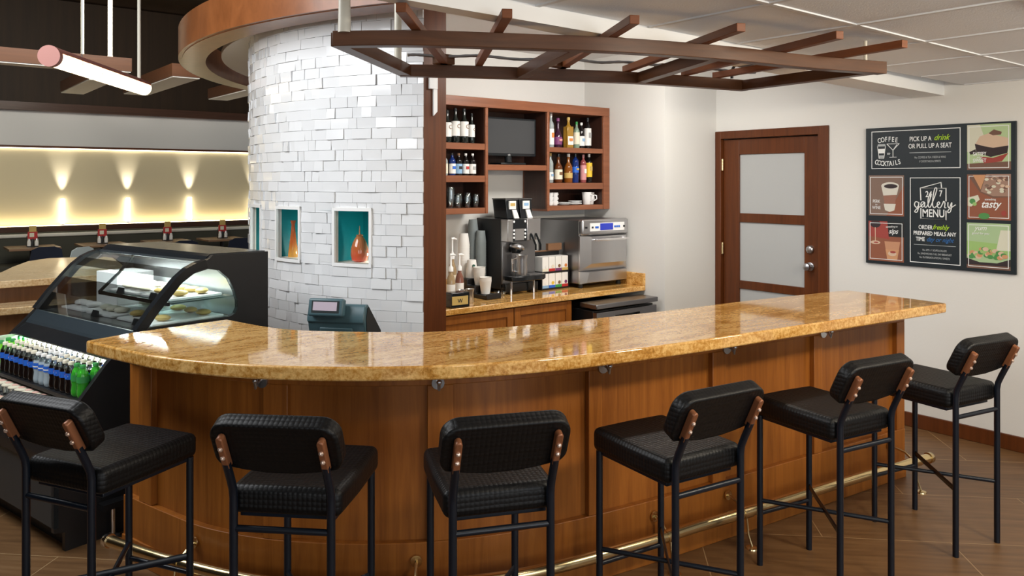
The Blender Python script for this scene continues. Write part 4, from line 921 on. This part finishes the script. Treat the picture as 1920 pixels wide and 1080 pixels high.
sy([(.755, 1.309), (.772, 1.319), (.776, 1.316), (.760, 1.306)], .0, 1.20).build('roof_trim', 'slate', dc, smooth=0)
sy([(.985, .985), (.985, 1.325), (.995, 1.325), (.995, .985)], .03, 1.17).build('rear_door', 'steel', dc, smooth=0)
sy([(.40, .955), (.40, .980), (.985, .980), (.985, .955)], .03, 1.17).build('deck', 'steel', dc, smooth=0)
sy([(.59, 1.096), (.59, 1.103), (.975, 1.103), (.975, 1.096)], .035, .80).build('glass_shelf', 'glass_green', dc, smooth=0)
sy([(.580, 1.088), (.580, 1.108), (.592, 1.108), (.592, 1.088)], .035, .80).build('shelf_rail', 'black_gloss', dc, smooth=0)
MB().tube([(.585, .80, 1.10), (.70, .80, 1.20), (.80, .80, 1.31)], .010, 8).build('shelf_bracket', 'black_gloss', dc)
sy([(.393, .985), (.345, .935), (.335, .92), (.36, .90), (.45, .96), (.45, .98)], .03, 1.17).build('front_fascia', 'slate', dc, smooth=0)
sy([(.335, .92), (.262, .868), (.262, .860), (.30, .860), (.50, .862), (.50, .955), (.42, .93)], .03, 1.17).build('hood', 'black_gloss', dc, smooth=0)
sy([(.62, .46), (.62, .955), (.64, .955), (.64, .46)], .03, 1.17).build('inner_wall', 'white', dc, smooth=0)
MB().box(.02, .62, 1.164, 1.17, .46, .86).build('inner_end', 'white', dc, smooth=0)
sy([(.125, .672), (.125, .69), (.62, .69), (.62, .672)], .03, 1.164).build('bottle_shelf', 'black_panel', dc, smooth=0)
sy([(.0, .51), (.0, .548), (.086, .548), (.086, .598), (.62, .598), (.62, .51)], .03, 1.164).build('lower_deck', 'steel_dark', dc, smooth=0)
sy([(.0, .12), (.0, .44), (.02, .47), (.02, .12)], .0, 1.20).build('front_panel', 'slate', dc, smooth=0)
sy([(-.012, .40), (-.012, .45), (-.002, .535), (.006, .535), (.004, .44), (.0, .40)], .0, 1.20).build('front_sill', 'black_gloss', dc, smooth=0)
sy([(.08, .0), (.08, .12), (1.15, .12), (1.15, 0)], .05, 1.15).build('kick_base', 'black_panel', dc, smooth=0)
MB().box(.64, 1.17, .03, 1.17, .12, .955).build('machine_box', 'black_panel', dc, smooth=0)
MB().tube([(.26, -.03, .012), (.26, -.03, .16)], .011, 10).build('levelling_foot', 'chrome', dc); 
MB().lathe([(.035, 0), (.03, .014), (.012, .02)], .26, -.03, 0).build('levelling_pad', 'rubber', dc)
MB().box(.20, .32, -.06, .0, .15, .18).build('foot_bracket', 'black_panel', dc)
def at_case(s, t, z): return (.644+.970*s-.2436*t, 4.22+.2436*s+.970*t, z)
CRZ = math.atan2(.2436, .970)
def case_lamp(name, s, t, z, tgt, e, size):
    o = lamp(name, 'AREA', at_case(s, t, z), e, at_case(*tgt), size, (.92, 1, .96)); return o
l_ = case_lamp('case_lower_light', .30, .6, .857, (.22, .6, .6), 16, (.10, .10)); l_.data.shape = 'RECTANGLE'; l_.data.size = 1.05; l_.data.size_y = .04
l_.rotation_euler = Matrix.Identity(3).to_euler(); l_.rotation_euler = (R_(-12), 0, CRZ+R_(90))
l_ = case_lamp('case_upper_light', .86, .6, 1.315, (.7, .6, 1.0), 9, (.10, .10)); l_.data.shape = 'RECTANGLE'; l_.data.size = 1.0; l_.data.size_y = .025
l_.rotation_euler = (0, 0, CRZ+R_(90))
# drinks on the open shelf
def emblem(r, h0, rad, par):
    # round emblem wrapped on the front of a bottle: red top, white wave, blue bottom
    b_ = MB(); n = 14
    def P(u, v): return (-math.cos(u/r)*(r+.0010), -math.sin(u/r)*(r+.0010), h0+v)
    rows = 12
    for k in range(rows):
        v0, v1 = -rad+2*rad*k/rows, -rad+2*rad*(k+1)/rows; w0, w1 = math.sqrt(max(0, rad*rad-v0*v0)), math.sqrt(max(0, rad*rad-v1*v1))
        b_.mi = 0 if k >= 7 else (1 if k >= 5 else 2)
        b_.face([P(-w0, v0), P(w0, v0), P(w1, v1), P(-w1, v1)])
    return b_.build('round_emblem', ['lb_red', 'lb_white', 'lb_blue'], par, smooth=0, fix=False)
def soda(kind):
    t = thing('soda_bottle' if kind != 'water' else 'water_bottle', '', 'bottle')
    r = .0285; h = .215
    body = {'cola': 'lq_cola', 'green': 'lq_lime_soda', 'citrus': 'lq_green_soda', 'water': 'lq_water'}[kind]
    MB().lathe([(.022, 0), (r*.95, .008), (r, .03), (r*.86, .075), (r, .105), (r, .135), (r*.85, .158)], n=16).build('filled_body', body, t)
    MB().lathe([(r*.85, .158), (r*.5, .185), (.011, .193), (.011, .200)], n=16).build('neck', 'plastic_clear' if kind in ('cola', 'water') else body, t)
    MB().lathe([(r*1.02, .100), (r*1.03, .140)], n=16, cap=False).build('band_label', {'cola': 'lb_blue', 'green': 'lb_green', 'citrus': 'lb_green', 'water': 'lb_blue'}[kind], t)
    MB().lathe([(.0145, .190), (.0145, .208), (.012, .211)], n=14).build('cap', {'cola': 'lb_cream', 'green': 'lb_green', 'citrus': 'lb_green', 'water': 'lb_white'}[kind], t)
    if kind == 'cola':
        me = text_mesh('pepsi', .022, weight=.0004); rr = r*1.03+.0004
        for v in me.vertices:
            a_ = math.pi+v.co.x/rr-1.25; v.co = (math.cos(a_)*(rr+v.co.z), math.sin(a_)*(rr+v.co.z), .116+v.co.y)
        me.materials.clear(); me.materials.append(M['lb_white']); q = bpy.data.objects.new('lettering', me); COL.objects.link(q); q.parent = t
    if kind == 'cola': emblem(r*1.03, .121, .0155, t)
    t.scale = (.985, .985, .76)
    if kind == 'water': MB().lathe([(r*1.035, .112), (r*1.035, .120)], n=16, cap=False).build('label_stripe', 'lb_white', t)
    return t
proto = {k: None for k in ('cola', 'green', 'citrus', 'water')}
KN = {'cola': 'dark cola bottle with a blue band', 'green': 'bright lime green soda bottle', 'citrus': 'green soda bottle with green cap', 'water': 'clear water bottle with blue label'}
ORD = ['first', 'second', 'third', 'fourth', 'fifth', 'sixth', 'seventh', 'eighth', 'ninth', 'tenth', 'eleventh', 'twelfth', 'thirteenth', 'fourteenth', 'fifteenth', 'sixteenth', 'seventeenth', 'eighteenth']
for r_ in range(5):
    for c_ in range(18):
        s, t = .162+.061*r_, .068+.0615*c_
        k = 'citrus' if (c_ < 1) or (c_ == 1 and r_ == 0) else 'cola' if c_ < 6 else 'water' if c_ < 9 else 'cola' if c_ < 16 else 'green'
        lab = '%s, %s row, %s from the shelf\'s right end' % (KN[k], ['front', 'second', 'third', 'fourth', 'back'][r_], ORD[c_])
        loc = at_case(s, t, .6915); rz = CRZ+R_(random.uniform(-22, 22))
        if proto[k] is None:
            o = soda(k); o.location = loc; o.rotation_euler = (0, 0, rz); o['label'] = lab; o['group'] = 'bottles on the open drinks shelf'; proto[k] = o
        else: clone(proto[k], loc, rz, lab)
# tubs of food in front of the bottles
def tub():
    t = thing('food_tub', '', 'food tub')
    MB().lathe([(.032, 0), (.037, .042), (.039, .044), (.036, .044), (.030, .004), (.001, .003)], n=18, cap=False).build('tub', 'plastic_clear', t)
    MB().lathe([(.029, .006), (.034, .036), (.001, .039)], n=16).build('filling', 'lb_cream', t)
    MB().lathe([(.039, .044), (.038, .049), (.026, .056), (.001, .056)], n=18).build('lid', 'lid_plastic', t)
    MB().lathe([(.020, .0565), (.020, .0585), (.001, .059)], n=16).build('lid_sticker', 'lid_pink', t)
    return t
tp = None
for r_ in range(2):
    for c_ in range(13):
        s, t = (.125, .046)[r_], (.085, .10)[r_]+.0835*c_
        lab = 'clear food tub with pale pink sticker, %s row below the drinks, %s from right' % (['back', 'front'][r_], ORD[c_])
        if tp is None: tp = tub(); o = tp
        else: o = clone(tp, (0, 0, 0))
        o.location = at_case(s, t, (.5992, .5492)[r_]); o['label'] = lab; o['group'] = 'food tubs in the front of the case'
# trays, pastries and price cards behind the glass
def case_box(name, s0, s1, t0, t1, z0, z1, m, lab, cat, bev=.003, group=None):
    o = MB().box(-(s1-s0)/2, (s1-s0)/2, -(t1-t0)/2, (t1-t0)/2, 0, z1-z0).build(name, m, None, bevel=bev)
    o.location = at_case((s0+s1)/2, (t0+t1)/2, z0); o.rotation_euler = (0, 0, CRZ); return tag(o, lab, cat, group)
trays = [(.62, .93, .08, .40, 1.1045, 'white tray on glass shelf nearest the bar'), (.62, .93, .44, .76, 1.1045, 'white tray on glass shelf, further from bar'),
         (.52, .94, .08, .46, .982, 'white tray on case deck nearest the bar'), (.52, .94, .52, .82, .982, 'white tray on case deck in the middle'), (.52, .94, .86, 1.14, .982, 'white tray on case deck at the far end')]
for i, (s0, s1, t0, t1, z, lab) in enumerate(trays):
    case_box('serving_tray', s0, s1, t0, t1, z, z+.014, 'white', lab, 'tray', .004, 'white trays in the display case')
    cols_ = ['lb_gold', 'lb_cream', 'lb_gold', 'lb_cream', 'lb_white']; k = 0
    for a in range(2):
        for b in range(3):
            ps, pt_ = s0+.09+(s1-s0-.18)*a, t0+.06+(t1-t0-.12)*b/2
            o = MB().sphere((0, 0, .016), .036, 12, 7, (1.0, 1.25, .46)).build('pastry', cols_[i], None); o.location = at_case(ps, pt_, z+.0155); o.rotation_euler = (0, 0, random.uniform(0, 3))
            tag(o, 'pale pastry, %s of the %s' % ([['front near', 'front middle', 'front far'], ['back near', 'back middle', 'back far']][a][b], lab), 'pastry', 'pastries in the display case')
case_box('pastry_box', .72, .95, .86, 1.12, .9965, 1.19, 'white', 'plain white box at the far end inside the display case', 'box')
for s, t, z, lab in [(.605, .24, 1.1045, 'small dark price card before the near shelf tray'), (.605, .60, 1.1045, 'small dark price card before the far shelf tray'), (.49, .20, .982, 'small dark price card before the near deck tray'), (.49, .66, .982, 'small dark price card before the middle deck tray')]:
    pc = thing('price_card', lab, 'price card', at_case(s, t, z), CRZ, 'price cards in the display case')
    MB().hull8([(-.004, -.034, 0), (.012, -.034, 0), (.012, .034, 0), (-.004, .034, 0)], [(.010, -.034, .034), (.013, -.034, .034), (.013, .034, .034), (.010, .034, .034)]).build('card', 'slate', pc)

# ---------------------------------------------------------------- menu board on the right wall
BX = XW-.022
mbd = thing('menu_board', 'black menu board with seven panels of chalk lettering and food pictures', 'menu board', (XW, 2.43, 1.64))
MB().box(BX, XW-.001, 1.935, 2.93, 1.145, 2.142).build('board', 'board', mbd, world=True, bevel=.002)
LAY = [0]
def bp(y, z, lift): return (BX-.0005-lift, y, z)
def flat(poly, m, name, lift, par=None):
    f = MB(); a = [bp(y, z, lift-.0004) for y, z in poly]; b_ = [bp(y, z, lift) for y, z in poly]
    f.hull8(a, b_); return f.build(name, m, par or mbd, smooth=0, world=(par is None))
def outline(y0, y1, z0, z1, w, m, name, lift=.0012):
    f = MB()
    for a in ((y0, y1, z1-w, z1), (y0, y1, z0, z0+w), (y0, y0+w, z0+w, z1-w), (y1-w, y1, z0+w, z1-w)):
        f.hull8([bp(a[0], a[2], lift-.0004), bp(a[1], a[2], lift-.0004), bp(a[1], a[3], lift-.0004), bp(a[0], a[3], lift-.0004)], [bp(a[0], a[2], lift), bp(a[1], a[2], lift), bp(a[1], a[3], lift), bp(a[0], a[3], lift)])
    return f.build(name, m, mbd, smooth=0, world=True)
def say(s, size, y, z, m='chalk', rot=0, lift=.0016, **kw):
    me = text_mesh(s, size, **kw); me.transform(Matrix.Rotation(R_(rot), 4, 'Z'))
    me.transform(facing(0, 0, 0, Vector((0, -1, 0)), Vector((-1, 0, 0)))); me.materials.clear(); me.materials.append(M[m])
    o = bpy.data.objects.new('lettering', me); COL.objects.link(o); o.parent = mbd; o.location = Vector(bp(y, z, lift))-mbd.location; return o
def stroke(pts, r, m, name='line_drawing', lift=.002, smoothk=6):
    p = spline(pts, smoothk) if smoothk else pts
    f = MB().tube([bp(y, z, lift) for y, z in p], r, 6, flat=(1, 1)); return f.build(name, m, mbd, world=True)
# top panel: y runs right-to-left, so larger y is further left
outline(2.270, 2.886, 1.841, 2.117, .005, 'chalk', 'panel_border')
for i, ch in enumerate('COFFEE'):
    q = i-2.5; say(ch, .050, 2.765-q*.0245, 2.040-.0022*q*q*.6, sx=.72, weight=.0006, rot=-q*2)
for i, ch in enumerate('COCKTAILS'):
    q = i-4; say(ch, .050, 2.765-q*.0215, 1.862+.0008*q*q, sx=.72, weight=.0006, rot=q*3)
flat([(2.838, 2.022), (2.784, 2.022), (2.780, 2.006), (2.842, 2.006)], 'chalk_dim', 'cup_drawing', .0014)
flat([(2.836, 1.988), (2.786, 1.988), (2.789, 1.955), (2.833, 1.955)], 'chalk', 'cup_drawing', .0014)
for a in ([(2.840, 2.006), (2.829, 1.918)], [(2.782, 2.006), (2.793, 1.918)], [(2.829, 1.918), (2.793, 1.918)]): stroke(a, .0020, 'chalk', 'cup_drawing', smoothk=0)
flat([(2.829, 1.940), (2.793, 1.940), (2.794, 1.922), (2.828, 1.922)], 'chalk_dim', 'cup_drawing', .0014)
for a in ([(2.772, 2.022), (2.682, 2.022)], [(2.772, 2.022), (2.727, 1.975)], [(2.682, 2.022), (2.727, 1.975)], [(2.727, 1.975), (2.727, 1.928)], [(2.752, 1.925), (2.702, 1.925)], [(2.700, 2.014), (2.722, 1.982)]): stroke(a, .0024, 'chalk', 'glass_drawing', smoothk=0)
say('to', .026, 2.760, 1.945, shear=.3)
say('PICK UP A', .047, 2.535, 2.035, sx=.70, weight=.0004); say('drink', .056, 2.395, 2.037, 'lime', shear=.45, sx=.85, weight=.0004)
say('OR PULL UP A SEAT', .047, 2.472, 1.984, sx=.70, weight=.0004)
flat([(2.610, 1.955), (2.330, 1.955), (2.330, 1.951), (2.610, 1.951)], 'chalk_dim', 'rule_line', .0014)
say('No. COFFEE & TEA // BEER & WINE', .021, 2.470, 1.912, 'chalk_dim', sx=.66); say('// COCKTAILS & SPIRITS', .021, 2.470, 1.884, 'chalk_dim', sx=.66)
# centre panel
outline(2.270, 2.607, 1.176, 1.777, .005, 'chalk', 'panel_border')
for a in ([(2.531, 1.616), (2.535, 1.702), (2.363, 1.702), (2.363, 1.612)], [(2.535, 1.702), (2.396, 1.742), (2.392, 1.704)], [(2.531, 1.562), (2.531, 1.488), (2.363, 1.484), (2.363, 1.548)]): stroke(a, .0040, 'chalk', 'menu_drawing', smoothk=0)
say('24', .060, 2.478, 1.640, sx=.75, weight=.0008); say('7', .060, 2.398, 1.646, sx=.75, weight=.0008)
GAL = [[(2.547, 1.600), (2.566, 1.606), (2.575, 1.585), (2.563, 1.566), (2.548, 1.578), (2.545, 1.602), (2.549, 1.560), (2.558, 1.532), (2.573, 1.535), (2.560, 1.555), (2.530, 1.575)],
       [(2.530, 1.575), (2.508, 1.602), (2.524, 1.604), (2.531, 1.586), (2.521, 1.568), (2.507, 1.582), (2.504, 1.602), (2.505, 1.575), (2.495, 1.568), (2.478, 1.600), (2.466, 1.640), (2.474, 1.650), (2.482, 1.620), (2.480, 1.575), (2.468, 1.568)],
       [(2.468, 1.568), (2.450, 1.610), (2.424, 1.690), (2.434, 1.704), (2.446, 1.660), (2.452, 1.590), (2.442, 1.566), (2.425, 1.578)],
       [(2.425, 1.578), (2.405, 1.596), (2.411, 1.608), (2.421, 1.594), (2.416, 1.570), (2.400, 1.568), (2.385, 1.596), (2.378, 1.612), (2.370, 1.600), (2.372, 1.570), (2.362, 1.568)],
       [(2.350, 1.606), (2.350, 1.578), (2.340, 1.570), (2.326, 1.604), (2.328, 1.570), (2.336, 1.540), (2.350, 1.536), (2.345, 1.556), (2.300, 1.590)]]
for g_ in GAL: stroke(g_, .0034, 'chalk', 'lettering')
say('MENU', .076, 2.447, 1.502, sx=.72, weight=.001)
say('ORDER', .040, 2.500, 1.414, sx=.72, weight=.0006); say('freshly', .046, 2.400, 1.416, 'lime', shear=.4, sx=.85, weight=.0004)
say('PREPARED MEALS ANY', .039, 2.440, 1.372, sx=.72, weight=.0006)
say('TIME', .040, 2.535, 1.330, sx=.72, weight=.0006); say('day or night', .043, 2.405, 1.330, 'ink_blue', shear=.4, sx=.85, weight=.0004)
flat([(2.58, 1.305), (2.30, 1.305), (2.30, 1.302), (2.58, 1.302)], 'chalk_dim', 'rule_line', .0014)
for s_, z in (('No. APPS  //  SOUPS & SALADS', 1.262), ('No. SANDWICHES // ALL DAY BREAKFAST', 1.236), ('No. FLATBREADS & PIZZAS // SWEETS', 1.210)): say(s_, .019, 2.440, z, 'chalk_dim', sx=.64)
# five picture panels; shapes given in 0..1 panel units from the left bottom
def photo(y_left, y_right, z0, z1, bg, shapes, name):
    root = flat([(y_left, z0), (y_right, z0), (y_right, z1), (y_left, z1)], bg, name, .0012)
    f = lambda u, v: (y_left+(y_right-y_left)*u, z0+(z1-z0)*v)
    for i, (m, pts) in enumerate(shapes):
        if len(pts) == 4 and isinstance(pts[0], float):   # ellipse cx cy rx ry
            cx, cy, rx, ry = pts; pts = [(min(.995, max(.005, cx+rx*math.cos(2*math.pi*k/22))), min(.995, max(.005, cy+ry*math.sin(2*math.pi*k/22)))) for k in range(22)]
        q = MB(); L = .0014+.0001*i
        q.face([Vector(bp(*f(u, v), L))-mbd.location-root.location for u, v in pts]); q.build('picture_shape', m, root, smooth=0)
    outline(y_right+.010, y_left-.010, z0+.012, z1-.012, .004, 'chalk', 'panel_border', .0030)
for k, c in dict(p_green=(.42, .55, .30), p_pale=(.62, .62, .50), p_brown=(.16, .085, .06), p_choc=(.030, .018, .020), p_cream=(.60, .44, .32), p_red=(.31, .05, .04), p_rust=(.25, .085, .045), p_taupe=(.20, .13, .10), p_pizza=(.32, .20, .15), p_leaf=(.07, .25, .07), p_lime=(.30, .48, .16), p_orange=(.55, .28, .14), p_wall=(.36, .50, .28), p_cup=(.62, .60, .53), p_sleeve=(.28, .13, .09), p_black=(.01, .012, .014), p_ice=(.5, .25, .14)).items(): M[k] = mat('print_'+k[2:], c, .6)
rnd = random.Random(5)
photo(2.228, 1.964, 1.826, 2.129, 'p_green', [('p_pale', [(.0, .4), (.5, .45), (.3, 1.), (.0, 1.)]), ('p_brown', [(0, 0), (1, 0), (1, .18), (0, .14)]), ('p_cream', [(.18, .55), (.30, .74), (.50, .80), (.95, .68), (.95, .50), (.55, .46)]), ('p_brown', [(.5, .80), (.62, .88), (.80, .82), (.78, .76), (.6, .75)]),
      ('p_choc', [(.18, .58), (.40, .52), (.60, .48), (.95, .52), (.92, .36), (.55, .28), (.22, .38)]), ('p_red', [(.30, .30), (.6, .26), (.95, .36), (.8, .18), (.4, .14)]), ('p_choc', [(.05, .40), (.2, .46), (.22, .36), (.08, .34)])], 'cake_picture')
photo(2.228, 1.964, 1.495, 1.798, 'p_rust', [('p_brown', [(.0, 1.), (.3, .6), (.6, .48), (1., .5), (1., 1.)]), ('p_pizza', [(.45, 1.), (.32, .62), (.60, .52), (1., .52), (1., 1.)])]+[(rnd.choice(['p_cream', 'p_brown', 'p_taupe', 'p_pale']), (.45+.5*rnd.random(), .60+.36*rnd.random(), .05, .03)) for _ in range(26)]
      + [('p_orange', [(.14, .98), (.44, .98), (.32, .66)]), ('p_pale', [(.02, .48), (.26, .54), (.30, .44), (.10, .28), (.02, .30)]), ('p_leaf', (.13, .40, .07, .06)), ('p_lime', (.18, .34, .05, .04)), ('p_leaf', (.40, .08, .13, .07)), ('p_red', (.85, .15, .06, .06))], 'pizza_picture')
photo(2.230, 1.966, 1.168, 1.472, 'p_wall', [('p_lime', [(.0, .3), (1., .3), (1., .55), (.0, .6)]), ('p_pale', [(.68, .42), (.78, .86), (1., .86), (1., .42)]), ('p_choc', [(.0, .22), (.3, .14), (.7, .14), (1., .24), (1., .06), (0, .06)]), ('p_brown', [(0, 0), (1, 0), (1, .08), (0, .08)])]
      + [(rnd.choice(['p_leaf', 'p_lime', 'p_orange', 'p_leaf', 'p_cream']), (.08+.80*(j/29), .24+.22*rnd.random()*(1-abs(j/29-.5)), .07, .045)) for j in range(30)], 'salad_picture')
photo(2.906, 2.648, 1.498, 1.794, 'p_taupe', [('p_rust', [(.5, 0), (1, 0), (1, .75)]), ('p_sleeve', [(.40, .60), (.80, .60), (.74, .26), (.46, .26)]), ('p_cup', [(.36, .74), (.86, .74), (.80, .52), (.42, .50)]), ('p_cup', (.61, .74, .25, .09)), ('p_choc', (.63, .73, .19, .055)), ('p_cup', [(.43, .30), (.77, .30), (.73, .14), (.60, .10), (.47, .14)])], 'coffee_picture')
photo(2.908, 2.650, 1.167, 1.458, 'p_rust', [('p_red', [(0, .62), (.6, .55), (.55, 1.), (0, 1.)]), ('p_black', [(.58, .62), (1, .62), (1, 1), (.54, 1.)]), ('p_choc', (.20, .93, .15, .10)), ('p_cream', [(.185, .84), (.205, .84), (.21, .50), (.19, .50)]), ('p_cream', (.2, .46, .14, .045)), ('p_red', (.22, .46, .07, .02)),
      ('p_ice', [(.46, .50), (.90, .50), (.82, .04), (.54, .04)]), ('p_orange', [(.49, .30), (.87, .30), (.82, .06), (.54, .06)]), ('p_cream', (.68, .20, .12, .06)), ('p_red', (.7, .24, .08, .03))], 'drinks_picture')
say('SATISFY', .034, 2.150, 1.922, sx=.68, lift=.0036, weight=.0005); say('your', .020, 2.150, 1.906, shear=.3, lift=.0036); say('SWEET', .034, 2.150, 1.878, sx=.78, lift=.0036, weight=.0005)
say('something', .020, 2.085, 1.624, sx=.8, lift=.0036); say('tasty', .070, 2.085, 1.576, shear=.35, sx=.85, lift=.0036, weight=.0008)
say('yum', .048, 2.145, 1.424, shear=.3, sx=.9, lift=.0036); say('good for you', .022, 2.145, 1.396, shear=.3, sx=.9, lift=.0036)
say('PERK', .034, 2.848, 1.592, sx=.72, lift=.0036); say('to', .018, 2.848, 1.575, lift=.0036); say('WINE', .034, 2.848, 1.546, sx=.72, lift=.0036)
say('something to', .020, 2.735, 1.415, sx=.8, lift=.0036, rot=4); say('sips', .052, 2.725, 1.372, shear=.35, sx=.85, lift=.0036, weight=.0005)
